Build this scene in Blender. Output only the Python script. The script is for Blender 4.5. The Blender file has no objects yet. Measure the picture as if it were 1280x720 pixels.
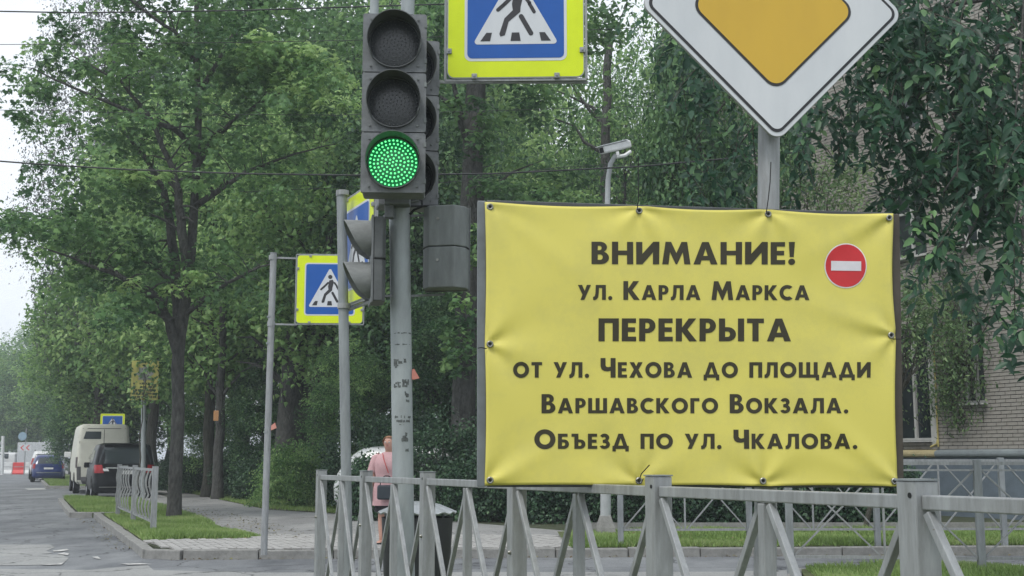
import bpy, bmesh, math, random
import numpy as np
from mathutils import Vector, Matrix
from mathutils.geometry import tessellate_polygon

random.seed(7)
rng = np.random.default_rng(7)
SC = bpy.context.scene
COL = SC.collection
R = math.radians

# ------------------------------------------------------------------ camera
F = 1540.0 / 1280.0
PITCH = math.atan(212.0 / 1540.0)
CAMZ = 1.33
cam_d = bpy.data.cameras.new('camera')
cam_d.sensor_width = 36.0
cam_d.lens = 36.0 * F
cam_d.clip_end = 2000.0
cam_d.clip_start = 0.05
cam = bpy.data.objects.new('camera', cam_d)
cam.location = (0, 0, CAMZ)
cam.rotation_euler = (math.pi / 2 + PITCH, 0, 0)
COL.objects.link(cam)
SC.camera = cam

# ------------------------------------------------------------------ world and sun (overcast)
SUN_EL, SUN_AZ = R(58), R(215)
world = bpy.data.worlds.new('World')
SC.world = world
world.use_nodes = True
wn, wl = world.node_tree.nodes, world.node_tree.links
wn.clear()
wout = wn.new('ShaderNodeOutputWorld')
wbg = wn.new('ShaderNodeBackground')
wsky = wn.new('ShaderNodeTexSky')
wsky.sky_type = 'NISHITA'
wsky.sun_disc = False
wsky.sun_elevation = SUN_EL
wsky.sun_rotation = SUN_AZ
wsky.dust_density = 3.0
wtc = wn.new('ShaderNodeTexCoord')
wno = wn.new('ShaderNodeTexNoise')
wno.inputs['Scale'].default_value = 1.6
wno.inputs['Detail'].default_value = 4
wmp = wn.new('ShaderNodeMapping')
wmp.inputs['Scale'].default_value = (1, 1, 2.6)
wrm = wn.new('ShaderNodeValToRGB')
wrm.color_ramp.elements[0].position = .3
wrm.color_ramp.elements[0].color = (.68, .73, .79, 1)
wrm.color_ramp.elements[1].position = .75
wrm.color_ramp.elements[1].color = (.88, .92, .97, 1)
wsc = wn.new('ShaderNodeVectorMath'); wsc.operation = 'SCALE'; wsc.inputs['Scale'].default_value = 10.0
wmx = wn.new('ShaderNodeMix'); wmx.data_type = 'RGBA'; wmx.inputs['Factor'].default_value = .93
wl.new(wtc.outputs['Generated'], wmp.inputs['Vector'])
wl.new(wmp.outputs['Vector'], wno.inputs['Vector'])
wl.new(wno.outputs['Fac'], wrm.inputs['Fac'])
wl.new(wrm.outputs['Color'], wsc.inputs[0])
wl.new(wsky.outputs['Color'], wmx.inputs[6])
wl.new(wsc.outputs['Vector'], wmx.inputs[7])
wl.new(wmx.outputs[2], wbg.inputs['Color'])
wbg.inputs['Strength'].default_value = .1
wl.new(wbg.outputs['Background'], wout.inputs['Surface'])

sun_d = bpy.data.lights.new('sun', 'SUN')
sun_d.energy = 1.5
sun_d.angle = R(18)
sun_d.color = (1, .97, .92)
sun = bpy.data.objects.new('sun', sun_d)
sun.rotation_euler = (math.pi / 2 - SUN_EL, 0, math.pi - SUN_AZ)
COL.objects.link(sun)

SC.view_settings.view_transform = 'Standard'
SC.view_settings.look = 'None'
SC.view_settings.gamma = 1
SC.view_settings.exposure = 0.52
SC.render.engine = 'CYCLES'
SC.cycles.max_bounces = 6
SC.cycles.diffuse_bounces = 3
SC.cycles.glossy_bounces = 2
SC.cycles.transmission_bounces = 3
SC.cycles.volume_bounces = 0
SC.cycles.transparent_max_bounces = 4
SC.cycles.use_denoising = True

# ------------------------------------------------------------------ placing helpers
cp, sp_ = math.cos(PITCH), math.sin(PITCH)
def ray(px, py):
    a, b = (px - 640) / 1540.0, (360 - py) / 1540.0
    return Vector((a, cp - sp_ * b, sp_ + cp * b))
def W(px, py, Y):
    d = ray(px, py)
    return Vector((d.x * Y / d.y, Y, CAMZ + d.z * Y / d.y))
def G(px, py, z=0.0):
    d = ray(px, py)
    t = (z - CAMZ) / d.z
    return Vector((d.x * t, d.y * t, z))

# ------------------------------------------------------------------ materials
MATS = {}
def nodes_of(name):
    m = bpy.data.materials.new(name); m.use_nodes = True
    nt = m.node_tree
    return m, nt, nt.nodes, nt.links, nt.nodes['Principled BSDF']
def mat(name, col, rough=.6, metal=0, var=.12, scale=6, bump=0, bscale=40, spec=.4, stretch=(1, 1, 1), col2=None, coat=0):
    if name in MATS: return MATS[name]
    m, nt, N, L, b = nodes_of(name)
    tc = N.new('ShaderNodeTexCoord'); mp = N.new('ShaderNodeMapping'); mp.inputs['Scale'].default_value = stretch
    L.new(tc.outputs['Object'], mp.inputs['Vector'])
    no = N.new('ShaderNodeTexNoise'); no.inputs['Scale'].default_value = scale; no.inputs['Detail'].default_value = 6
    no.inputs['Roughness'].default_value = .65
    L.new(mp.outputs['Vector'], no.inputs['Vector'])
    rm = N.new('ShaderNodeValToRGB')
    c2 = col2 if col2 else tuple(min(1, c * (1 + var)) for c in col)
    c1 = col if col2 else tuple(c * (1 - var) for c in col)
    rm.color_ramp.elements[0].position = .32; rm.color_ramp.elements[0].color = (*c1, 1)
    rm.color_ramp.elements[1].position = .68; rm.color_ramp.elements[1].color = (*c2, 1)
    L.new(no.outputs['Fac'], rm.inputs['Fac']); L.new(rm.outputs['Color'], b.inputs['Base Color'])
    b.inputs['Roughness'].default_value = rough; b.inputs['Metallic'].default_value = metal
    b.inputs['Specular IOR Level'].default_value = spec
    b.inputs['Coat Weight'].default_value = coat
    if bump:
        n2 = N.new('ShaderNodeTexNoise'); n2.inputs['Scale'].default_value = bscale; n2.inputs['Detail'].default_value = 5
        L.new(mp.outputs['Vector'], n2.inputs['Vector'])
        bp = N.new('ShaderNodeBump'); bp.inputs['Strength'].default_value = bump; bp.inputs['Distance'].default_value = .02
        L.new(n2.outputs['Fac'], bp.inputs['Height']); L.new(bp.outputs['Normal'], b.inputs['Normal'])
    MATS[name] = m
    return m
def emis(name, col, s, base=(.02, .05, .03)):
    m, nt, N, L, b = nodes_of(name)
    b.inputs['Base Color'].default_value = (*base, 1)
    b.inputs['Emission Color'].default_value = (*col, 1); b.inputs['Emission Strength'].default_value = s
    b.inputs['Roughness'].default_value = .3
    return m
def glassy(name, col, rough=.08):
    m, nt, N, L, b = nodes_of(name)
    b.inputs['Base Color'].default_value = (*col, 1); b.inputs['Roughness'].default_value = rough
    b.inputs['Specular IOR Level'].default_value = .6
    return m
def leafmat(name, dark, mid, light, trans=.3, rough=.5):
    m, nt, N, L, b = nodes_of(name)
    at = N.new('ShaderNodeAttribute'); at.attribute_name = 'tint'
    rm = N.new('ShaderNodeValToRGB')
    rm.color_ramp.elements[0].position = 0; rm.color_ramp.elements[0].color = (*dark, 1)
    e = rm.color_ramp.elements.new(.5); e.color = (*mid, 1)
    rm.color_ramp.elements[-1].position = 1; rm.color_ramp.elements[-1].color = (*light, 1)
    L.new(at.outputs['Fac'], rm.inputs['Fac'])
    L.new(rm.outputs['Color'], b.inputs['Base Color'])
    b.inputs['Roughness'].default_value = rough; b.inputs['Specular IOR Level'].default_value = .3
    tr = N.new('ShaderNodeBsdfTranslucent')
    hs = N.new('ShaderNodeHueSaturation'); hs.inputs['Value'].default_value = 1.25; hs.inputs['Hue'].default_value = .485
    L.new(rm.outputs['Color'], hs.inputs['Color']); L.new(hs.outputs['Color'], tr.inputs['Color'])
    mx = N.new('ShaderNodeMixShader'); mx.inputs['Fac'].default_value = trans
    out = [n for n in N if n.type == 'OUTPUT_MATERIAL'][0]
    L.new(b.outputs['BSDF'], mx.inputs[1]); L.new(tr.outputs['BSDF'], mx.inputs[2]); L.new(mx.outputs['Shader'], out.inputs['Surface'])
    return m

def zinc(name, c):
    m, nt, N, L, b = nodes_of(name)
    tc = N.new('ShaderNodeTexCoord')
    def nz(scale, st, p0, p1, c0, c1, det=6):
        mp = N.new('ShaderNodeMapping'); mp.inputs['Scale'].default_value = st; L.new(tc.outputs['Object'], mp.inputs['Vector'])
        n = N.new('ShaderNodeTexNoise'); n.inputs['Scale'].default_value = scale; n.inputs['Detail'].default_value = det; n.inputs['Roughness'].default_value = .7
        L.new(mp.outputs['Vector'], n.inputs['Vector']); r = N.new('ShaderNodeValToRGB')
        r.color_ramp.elements[0].position = p0; r.color_ramp.elements[0].color = (*c0, 1); r.color_ramp.elements[1].position = p1; r.color_ramp.elements[1].color = (*c1, 1)
        L.new(n.outputs['Fac'], r.inputs['Fac']); return r, n
    a, n0 = nz(16, (1, 1, .3), .3, .7, tuple(x * .80 for x in c), tuple(x * 1.15 for x in c))
    g, n1 = nz(30, (1, 1, .12), .38, .62, (.72, .71, .69), (1, 1, 1))
    r, n2 = nz(38, (1, 1, 1), .70, .76, (0, 0, 0), (1, 1, 1), 4)
    m1 = N.new('ShaderNodeMix'); m1.data_type = 'RGBA'; m1.blend_type = 'MULTIPLY'; m1.inputs['Factor'].default_value = .8
    L.new(a.outputs['Color'], m1.inputs[6]); L.new(g.outputs['Color'], m1.inputs[7])
    m2 = N.new('ShaderNodeMix'); m2.data_type = 'RGBA'; m2.inputs[7].default_value = (.11, .06, .035, 1)
    L.new(r.outputs['Color'], m2.inputs['Factor']); L.new(m1.outputs[2], m2.inputs[6]); L.new(m2.outputs[2], b.inputs['Base Color'])
    b.inputs['Roughness'].default_value = .5; b.inputs['Metallic'].default_value = .2
    bp = N.new('ShaderNodeBump'); bp.inputs['Strength'].default_value = .25; bp.inputs['Distance'].default_value = .002
    L.new(n1.outputs['Fac'], bp.inputs['Height']); L.new(bp.outputs['Normal'], b.inputs['Normal'])
    return m
M_zinc = zinc('galvanised_steel', (.31, .325, .335))
M_zincd = mat('weathered_steel', (.24, .26, .27), .5, .2, .22, 14, .15, 70, stretch=(1, 1, .2))
M_pole = mat('grey_painted_pole', (.30, .33, .34), .55, .1, .2, 7, .2, 30, stretch=(1, 1, .3))
M_bolt = mat('bolt_steel', (.26, .26, .24), .4, .7)
M_black = mat('dark_hole', (.012, .013, .014), .8)
M_hous = mat('signal_housing_grey', (.15, .16, .168), .55, 0, .18, 18, .1, 50)
M_hous2 = mat('signal_back_grey', (.15, .165, .165), .6, 0, .25, 10, .1, 40, stretch=(1, 1, .3))
M_visor = mat('visor_grey', (.09, .097, .10), .5, 0, .2, 14)
M_visor2 = mat('faded_visor_grey', (.16, .17, .168), .55, 0, .2, 14, stretch=(1, 1, 2))
M_visin = mat('visor_inner_black', (.02, .022, .024), .6)
M_sy = mat('sign_fluorescent_yellow', (.62, .74, .006), .4, 0, .05, 5)
M_sw = mat('sign_white', (.52, .545, .58), .42, 0, .08, 5, stretch=(1, 1, .25), col2=(.60, .62, .65))
M_sb = mat('sign_blue', (.006, .085, .36), .4, 0, .06, 4)
M_sk = mat('sign_black', (.03, .03, .035), .5)
M_so = mat('sign_orange_yellow', (.54, .345, .042), .4, 0, .04, 4, stretch=(1, 1, .3), col2=(.61, .39, .042))
M_sback = mat('sign_back_grey', (.35, .36, .36), .5, .4)
M_asph = None
M_bark = mat('dark_bark', (.036, .036, .034), .9, 0, .5, 14, 1.0, 30, stretch=(1, 1, .35), col2=(.10, .10, .092))
M_bark2 = mat('greenish_bark', (.06, .058, .045), .9, 0, .4, 12, 1.0, 26, stretch=(1, 1, .35))
M_glass = glassy('window_glass', (.02, .028, .03))
M_cglass = glassy('car_glass', (.03, .04, .045), .1)
M_rub = mat('tyre_rubber', (.015, .015, .016), .85)
M_chrome = mat('chrome_trim', (.6, .61, .62), .2, .8, .05)
M_plate = mat('plate_white', (.55, .56, .56), .5)
for m_ in (M_bark, M_bark2):
    for n_ in m_.node_tree.nodes:
        if n_.type == 'BUMP': n_.inputs['Distance'].default_value = .07
M_red = mat('tail_lamp_red', (.28, .012, .016), .25)
M_redp = mat('red_plastic', (.6, .045, .045), .5)
M_whp = mat('white_plastic', (.62, .63, .63), .5)

# ------------------------------------------------------------------ mesh builder
class MB:
    def __init__(s): s.v = []; s.f = []
    def add(s, vs, fs):
        o = len(s.v); s.v += [tuple(p) for p in vs]; s.f += [tuple(i + o for i in f) for f in fs]; return s
    def box(s, c, d, rot=None, bev=0):
        x, y, z = d[0] / 2, d[1] / 2, d[2] / 2
        vs = [Vector((a * x, b * y, e * z)) for a in (-1, 1) for b in (-1, 1) for e in (-1, 1)]
        if rot is not None: vs = [rot @ v for v in vs]
        vs = [v + Vector(c) for v in vs]
        return s.add(vs, [(0, 1, 3, 2), (4, 6, 7, 5), (0, 4, 5, 1), (2, 3, 7, 6), (0, 2, 6, 4), (1, 5, 7, 3)])
    def bar(s, a, b, w, d, up=(0, 0, 1)):
        """rectangular bar from a to b, w across, d deep"""
        a, b = Vector(a), Vector(b); t = (b - a).normalized()
        u = t.cross(Vector(up))
        if u.length < 1e-4: u = t.cross(Vector((0, 1, 0)))
        u.normalize(); v = u.cross(t).normalized()
        vs = []
        for p in (a, b):
            for i, j in ((-1, -1), (1, -1), (1, 1), (-1, 1)): vs.append(p + u * (i * d / 2) + v * (j * w / 2))
        return s.add(vs, [(0, 1, 2, 3), (7, 6, 5, 4), (0, 4, 5, 1), (1, 5, 6, 2), (2, 6, 7, 3), (3, 7, 4, 0)])
    def tube(s, path, rad, n=10, cap=True):
        path = [Vector(p) for p in path]; k = len(path)
        if not hasattr(rad, '__len__'): rad = [rad] * k
        vs = []; up = None
        for i, p in enumerate(path):
            t = (path[min(i + 1, k - 1)] - path[max(i - 1, 0)]).normalized()
            if up is None:
                up = Vector((1, 0, 0)) if abs(t.x) < .8 else Vector((0, 1, 0))
            u = (up - t * up.dot(t)).normalized(); up = u; w = t.cross(u)
            for j in range(n):
                a = 2 * math.pi * j / n
                vs.append(p + (u * math.cos(a) + w * math.sin(a)) * rad[i])
        fs = [(i * n + j, i * n + (j + 1) % n, (i + 1) * n + (j + 1) % n, (i + 1) * n + j) for i in range(k - 1) for j in range(n)]
        if cap: fs += [tuple(range(n))[::-1], tuple((k - 1) * n + j for j in range(n))]
        return s.add(vs, fs)
    def lathe(s, prof, n=24, M=None):
        """prof: list of (r,z) around Z"""
        vs = [Vector((r * math.cos(2 * math.pi * j / n), r * math.sin(2 * math.pi * j / n), z)) for r, z in prof for j in range(n)]
        if M is not None: vs = [M @ v for v in vs]
        fs = [(i * n + j, i * n + (j + 1) % n, (i + 1) * n + (j + 1) % n, (i + 1) * n + j) for i in range(len(prof) - 1) for j in range(n)]
        return s.add(vs, fs)
    def poly(s, cont, fn, subdiv=0):
        """contours of 2D points triangulated; fn maps (x,y)->3D"""
        pts = [Vector((p[0], p[1], 0)) for c in cont for p in c]
        tris = tessellate_polygon([[Vector((p[0], p[1], 0)) for p in c] for c in cont])
        tri = []
        for t in tris:
            a, b, c = [pts[i] for i in t]
            if (b - a).cross(c - a).z < 0: b, c = c, b
            tri.append((a, b, c))
        if subdiv:
            out = []; st = tri[:]
            while st:
                a, b, c = st.pop()
                l = [(a - b).length, (b - c).length, (c - a).length]; m = max(l)
                if m <= subdiv: out.append((a, b, c)); continue
                k = l.index(m)
                if k == 1: a, b, c = b, c, a
                if k == 2: a, b, c = c, a, b
                mid = (a + b) / 2; st += [(a, mid, c), (mid, b, c)]
            tri = out
        idx = {}; vs = []; fs = []
        for t in tri:
            f = []
            for p in t:
                k = (round(p.x, 6), round(p.y, 6))
                if k not in idx: idx[k] = len(vs); vs.append(fn(p.x, p.y))
                f.append(idx[k])
            fs.append(tuple(f))
        return s.add(vs, fs)
    def prism(s, pts, fn, h):
        """2D polygon pts (ccw) extruded: fn(x,y,k) with k in 0..h"""
        n = len(pts)
        vs = [fn(p[0], p[1], 0) for p in pts] + [fn(p[0], p[1], h) for p in pts]
        fs = [tuple(range(n))[::-1], tuple(range(n, 2 * n))] + [(i, (i + 1) % n, (i + 1) % n + n, i + n) for i in range(n)]
        return s.add(vs, fs)
    def tf(s, M):
        s.v = [tuple(M @ Vector(p)) for p in s.v]; return s
    def mesh(s, name, m, smooth=False):
        me = bpy.data.meshes.new(name); me.from_pydata(s.v, [], s.f); me.update()
        if m: me.materials.append(m)
        if smooth: me.shade_smooth()
        return me

def link(name, me, parent=None):
    o = bpy.data.objects.new(name, me); COL.objects.link(o)
    if parent is not None: o.parent = parent
    return o
def smooth_by_angle(o, deg=35):
    me = o.data; bm = bmesh.new(); bm.from_mesh(me)
    bmesh.ops.recalc_face_normals(bm, faces=bm.faces)
    for f in bm.faces: f.smooth = True
    for e in bm.edges:
        if len(e.link_faces) == 2 and e.calc_face_angle(0) > R(deg): e.smooth = False
    bm.to_mesh(me); bm.free()
WL = {}
def part(name, mb, m, root=None, smooth=False, bevel=0, local=True):
    """world-coordinate builder -> mesh object under root (root is unrotated); local=True: coordinates are local already"""
    if root is not None and not local:
        o0 = WL[root.name]
        mb.v = [(x - o0[0], y - o0[1], z - o0[2]) for x, y, z in mb.v]
    me = mb.mesh(name, m)
    o = link(name, me, root)
    if smooth: smooth_by_angle(o)
    if bevel:
        b = o.modifiers.new('bevel', 'BEVEL'); b.width = bevel; b.segments = 2; b.limit_method = 'ANGLE'
    return o
def wpart(name, mb, m, root, **k): return part(name, mb, m, root, local=False, **k)
def root_at(name, loc, label=None, cat=None, group=None, rz=0, kind=None):
    o = bpy.data.objects.new(name, None); COL.objects.link(o)
    o.location = loc; o.rotation_euler = (0, 0, rz); o.empty_display_size = .2
    tag(o, label, cat, group, kind)
    WL[o.name] = tuple(loc)
    return o
def tag(o, label=None, cat=None, group=None, kind=None):
    if label: o['label'] = label
    if cat: o['category'] = cat
    if group: o['group'] = group
    if kind: o['kind'] = kind
    return o
def copy_tree(o, parent=None):
    c = o.copy(); COL.objects.link(c)
    if parent is not None: c.parent = parent
    for ch in list(o.children): copy_tree(ch, c)
    return c
def rrect(w, h, r, n=5, cx=0, cy=0):
    pts = []
    for sx, sy, a0 in ((1, 1, 0), (-1, 1, 90), (-1, -1, 180), (1, -1, 270)):
        for k in range(n + 1):
            a = R(a0 + 90 * k / n)
            pts.append((cx + sx * (w / 2 - r) + r * math.cos(a), cy + sy * (h / 2 - r) + r * math.sin(a)))
    return pts
def arc(cx, cy, rx, ry, a0, a1, n=12):
    return [(cx + rx * math.cos(R(a0 + (a1 - a0) * k / n)), cy + ry * math.sin(R(a0 + (a1 - a0) * k / n))) for k in range(n + 1)]
def capsule(x0, y0, x1, y1, w):
    a = math.degrees(math.atan2(y1 - y0, x1 - x0))
    return arc(x1, y1, w / 2, w / 2, a - 90, a + 90, 8) + arc(x0, y0, w / 2, w / 2, a + 90, a + 270, 8)

# ------------------------------------------------------------------ setting: ground, road, pavements
def asphalt(name, c1, c2, patch=.0):
    m, nt, N, L, b = nodes_of(name)
    tc = N.new('ShaderNodeTexCoord'); mp = N.new('ShaderNodeMapping'); mp.inputs['Scale'].default_value = (.6, .25, 1)
    mp.inputs['Rotation'].default_value = (0, 0, R(-21))
    L.new(tc.outputs['Object'], mp.inputs['Vector'])
    a = N.new('ShaderNodeTexNoise'); a.inputs['Scale'].default_value = 1.3; a.inputs['Detail'].default_value = 8; a.inputs['Roughness'].default_value = .7
    L.new(mp.outputs['Vector'], a.inputs['Vector'])
    g = N.new('ShaderNodeTexNoise'); g.inputs['Scale'].default_value = 55; g.inputs['Detail'].default_value = 3
    L.new(tc.outputs['Object'], g.inputs['Vector'])
    r1 = N.new('ShaderNodeValToRGB'); r1.color_ramp.elements[0].position = .36; r1.color_ramp.elements[0].color = (*c1, 1)
    r1.color_ramp.elements[1].position = .62; r1.color_ramp.elements[1].color = (*c2, 1)
    L.new(a.outputs['Fac'], r1.inputs['Fac'])
    r2 = N.new('ShaderNodeValToRGB'); r2.color_ramp.elements[0].position = .3; r2.color_ramp.elements[0].color = (.72, .72, .72, 1)
    r2.color_ramp.elements[1].position = .7; r2.color_ramp.elements[1].color = (1.2, 1.2, 1.2, 1)
    L.new(g.outputs['Fac'], r2.inputs['Fac'])
    # cracks
    v = N.new('ShaderNodeTexVoronoi'); v.feature = 'DISTANCE_TO_EDGE'; v.inputs['Scale'].default_value = .55
    nw = N.new('ShaderNodeTexNoise'); nw.inputs['Scale'].default_value = 1.5; nw.inputs['Detail'].default_value = 5
    ad = N.new('ShaderNodeMix'); ad.data_type = 'RGBA'; ad.blend_type = 'ADD'; ad.inputs['Factor'].default_value = 1.0
    L.new(tc.outputs['Object'], nw.inputs['Vector']); L.new(tc.outputs['Object'], ad.inputs[6]); L.new(nw.outputs['Color'], ad.inputs[7])
    L.new(ad.outputs[2], v.inputs['Vector'])
    rc = N.new('ShaderNodeValToRGB'); rc.color_ramp.elements[0].position = .004; rc.color_ramp.elements[0].color = (.35, .35, .35, 1)
    rc.color_ramp.elements[1].position = .014; rc.color_ramp.elements[1].color = (1, 1, 1, 1)
    L.new(v.outputs['Distance'], rc.inputs['Fac'])
    m1 = N.new('ShaderNodeMix'); m1.data_type = 'RGBA'; m1.blend_type = 'MULTIPLY'; m1.inputs['Factor'].default_value = 1
    L.new(r1.outputs['Color'], m1.inputs[6]); L.new(r2.outputs['Color'], m1.inputs[7])
    m2 = N.new('ShaderNodeMix'); m2.data_type = 'RGBA'; m2.blend_type = 'MULTIPLY'; m2.inputs['Factor'].default_value = 1
    L.new(m1.outputs[2], m2.inputs[6]); L.new(rc.outputs['Color'], m2.inputs[7])
    L.new(m2.outputs[2], b.inputs['Base Color'])
    b.inputs['Roughness'].default_value = .75; b.inputs['Specular IOR Level'].default_value = .35
    bp = N.new('ShaderNodeBump'); bp.inputs['Strength'].default_value = .35; bp.inputs['Distance'].default_value = .01
    L.new(g.outputs['Fac'], bp.inputs['Height']); L.new(bp.outputs['Normal'], b.inputs['Normal'])
    return m
M_asph = asphalt('worn_asphalt', (.10, .107, .118), (.215, .225, .235))
M_asph2 = asphalt('path_asphalt', (.20, .20, .20), (.30, .30, .295))
M_asph3 = asphalt('patched_asphalt', (.23, .235, .235), (.30, .305, .30))
M_soil = mat('soil_and_litter', (.045, .055, .028), .95, 0, .4, 3, .6, 25)
M_turf = mat('turf_soil', (.075, .065, .035), .95, 0, .4, 4, .6, 30, col2=(.10, .15, .045))
M_kerb = mat('kerb_concrete', (.22, .22, .21), .85, 0, .25, 7, .4, 40)
M_tile = mat('paving_concrete', (.34, .335, .325), .85, 0, .2, 9, .3, 60)
M_tilej = mat('paving_joint', (.16, .155, .145), .95, 0, .3, 12)

def sheet(name, pts, z, m, kind='structure', parent=None, thick=0):
    mb = MB()
    pts = [(p[0], p[1]) for p in pts]
    a = sum(pts[i][0] * pts[(i + 1) % len(pts)][1] - pts[(i + 1) % len(pts)][0] * pts[i][1] for i in range(len(pts)))
    if a < 0: pts = pts[::-1]
    if thick:
        tris = tessellate_polygon([[Vector((p[0], p[1], 0)) for p in pts]])
        mb.poly([pts], lambda x, y: (x, y, z))
        n = len(pts)
        vs = [(p[0], p[1], z) for p in pts] + [(p[0], p[1], z - thick) for p in pts]
        mb.add(vs, [(i, i + n, (i + 1) % n + n, (i + 1) % n) for i in range(n)])
    else:
        mb.poly([pts], lambda x, y: (x, y, z))
    o = part(name, mb, m, parent)
    if kind: o['kind'] = kind
    return o
def KX(Y, off=0.0):      # x of the main road's right kerb, parallel lines at offsets
    return -.396 * Y + 1.8 + off
sheet('ground', [(-700, -60), (700, -60), (700, 900), (-700, 900)], -.03, M_soil)
sheet('road', [(-60, -20), (40, -20), (40, 17.2), (KX(17.2) + 3, 17.2), (KX(60) + 3, 60), (KX(125) + 3, 125), (KX(125, -10), 125), (KX(40, -10), 40), (KX(19, -10), 19), (-60, 17.5)], 0, M_asph)
CORN = G(184, 696)
KR = G(1290, 693)
cor_a = Vector((KX(17.9), 17.9, 0)); cor_b = G(205, 699.5)
def crossY(x): return cor_b.y + (x - cor_b.x) * (KR.y - cor_b.y) / (KR.x - cor_b.x)
PZ = .11
block = [(KX(17.9) + .1, 17.9), (cor_b.x + .02, crossY(cor_b.x) + .1), (40, crossY(40) + .1), (400, 16), (400, 600), (KX(600) + .1, 600), (KX(54) - .4, 54), (KX(53.5, 2.85), 53.5), (KX(37.6, 2.85), 37.6), (KX(37.5, -.4), 37.5), (KX(28) - .4, 28), (KX(27.9) + .1, 27.8)]
sheet('verge', block, PZ, M_soil, thick=.2)
# left bank of the main road far away
sheet('far_verge', [(KX(19, -10), 19), (KX(300, -10), 300), (-500, 300), (-500, 19)], .10, M_turf, thick=.15)
# footpath of asphalt parallel to the road, then cross walkway
sheet('footpath', [(KX(19.8, 1.85), 19.8), (KX(37.5, 1.85), 37.5), (KX(37.6, 3.0), 37.6), (KX(53.5, 3.0), 53.5), (KX(54, 1.85), 54), (KX(60, 1.85), 60), (KX(120, 1.85), 120), (KX(120, 4.1), 120), (KX(60, 4.1), 60), (KX(29.5, 4.1), 29.5), (-1.2, 24.2), (.95, 20.9), (.75, 19.8), (.6, 19.4)], PZ + .006, M_asph2)
# grass underlays
gA = [(KX(18.5, .085), 18.5), (KX(19.2, 1.85), 19.2), (KX(27, 1.85), 27), (KX(27, .085), 27)]
sheet('turf', gA, PZ + .008, M_turf)
sheet('turf', [(KX(28, -.35), 28), (KX(28, 1.85), 28), (KX(37.5, 1.85), 37.5), (KX(37.5, -.35), 37.5)], PZ + .004, M_turf)
sheet('turf', [(KX(54, -.35), 54), (KX(54, 1.85), 54), (KX(120, 1.85), 120), (KX(120, -.35), 120)], PZ + .004, M_turf)
sheet('turf', [(KX(29.8, 4.15), 29.8), (-1.2, 24.5), (0.4, 27), (KX(70, 10), 70), (KX(70, 4.15), 70)], PZ + .009, M_turf)
sheet('turf', [(.75, crossY(0) + .3), (30, crossY(30) + .3), (30, 26), (9, 21.2), (.75, 20.8)], PZ + .007, M_turf)
sheet('near_verge', [(-6, -12), (16, -12), (16, 13.9), (3.15, 13.75), (2.9, 12.4), (-4.5, 10.9), (-6, 9)], .125, M_turf, thick=.2)
# kerbs of separate stones
kerb = root_at('kerb', (0, 0, 0), kind='structure')
kst = []
for k in range(3):
    mb = MB(); rr = random.Random(k)
    mb.box((0, 0, .0), (.985, .15, .30)); me = mb.mesh('kerb_stone', M_kerb); kst.append(me)
def kerb_line(pts, zt=.122, root=kerb, n_max=200):
    c = 0
    for a, b in zip(pts[:-1], pts[1:]):
        a, b = Vector(a).to_2d(), Vector(b).to_2d()
        L_ = (b - a).length; n = max(1, round(L_)); d = (b - a) / n; ang = math.atan2(d.y, d.x)
        for i in range(n):
            if c >= n_max: return
            o = link('kerb_stone', kst[(i + c) % 3], root); p = a + d * (i + .5)
            o.location = (p.x + random.uniform(-.006, .006), p.y + random.uniform(-.006, .006), zt - .15 + random.uniform(-.008, .006)); o.rotation_euler = (0, 0, ang + random.uniform(-.008, .008))
            o.scale = (d.length, 1, 1)
            bv = o.modifiers.new('bevel', 'BEVEL'); bv.width = .014; bv.segments = 2
            c += 1
kerb_line([(KX(27.6, -.02), 27.6), (KX(17.9), 17.9), (cor_b.x - .28, crossY(cor_b.x) + .22), (cor_b.x + .25, crossY(cor_b.x) + .02), (22.2, crossY(22.2) + .02)])
kerb_line([(KX(90, -.5), 90), (KX(54, -.5), 54), (KX(53.6, 2.8), 53.6), (KX(37.5, 2.8), 37.5), (KX(37.4, -.5), 37.4), (KX(28, -.55), 28), (KX(27.9, .5), 27.9)], root=kerb)
# near side kerb (below the frame, partly seen at the island)
kerb_line([(15.9, 13.98), (3.1, 13.83), (2.8, 12.5)], .13)

# paving stones
tile_rows = []
pv = root_at('pavement', (0, 0, 0), kind='structure')
pvp = [(KX(18.1) + .1, 18.1), (cor_b.x + .1, crossY(cor_b.x) + .12), (.76, crossY(.7) + .12), (.72, 19.75), (KX(19.2, 1.95), 19.75), (KX(18.9, 1.7), 18.9), (KX(18.5, .12), 18.5)]
base = MB(); base.poly([pvp], lambda x, y: (x, y, PZ + .008))
part('joint_bed', base, M_tilej, pv)
def inside(x, y, P):
    c = False; n = len(P)
    for i in range(n):
        x1, y1 = P[i]; x2, y2 = P[(i + 1) % n]
        if (y1 > y) != (y2 > y) and x < (x2 - x1) * (y - y1) / (y2 - y1) + x1: c = not c
    return c
TW, TL = .115, .23
ddir = Vector((-.396, 1)).normalized(); dper = Vector((ddir.y, -ddir.x))
tmb = MB(); tmb.box((0, 0, 0), (TW - .012, TL - .012, .03)); tme = tmb.mesh('paving_stone', M_tile)
rest = MB(); cnt = 0
spots = []
for i in range(-30, 100):
    for j in range(-26, 40):
        p = Vector((cor_b.x, crossY(cor_b.x) + .2)) + dper * (i * TW) + ddir * (j * TL + (TL / 2 if i % 2 else 0))
        if inside(p.x, p.y, pvp): spots.append(p)
spots.sort(key=lambda p: p.y)
ang = math.atan2(-ddir.x, ddir.y)
for p in spots:
    z = PZ + .006 + random.uniform(-.004, .004)
    if cnt < 295:
        o = link('paving_stone', tme, pv); o.location = (p.x, p.y, z); o.rotation_euler = (random.uniform(-.01, .01), random.uniform(-.01, .01), ang)
    else:
        rest.box((p.x, p.y, z), (TW - .012, TL - .012, .03), Matrix.Rotation(ang, 3, 'Z'))
    cnt += 1
if rest.v: tag(part('paving_stones_behind', rest, M_tile, pv), kind='stuff')

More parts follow.
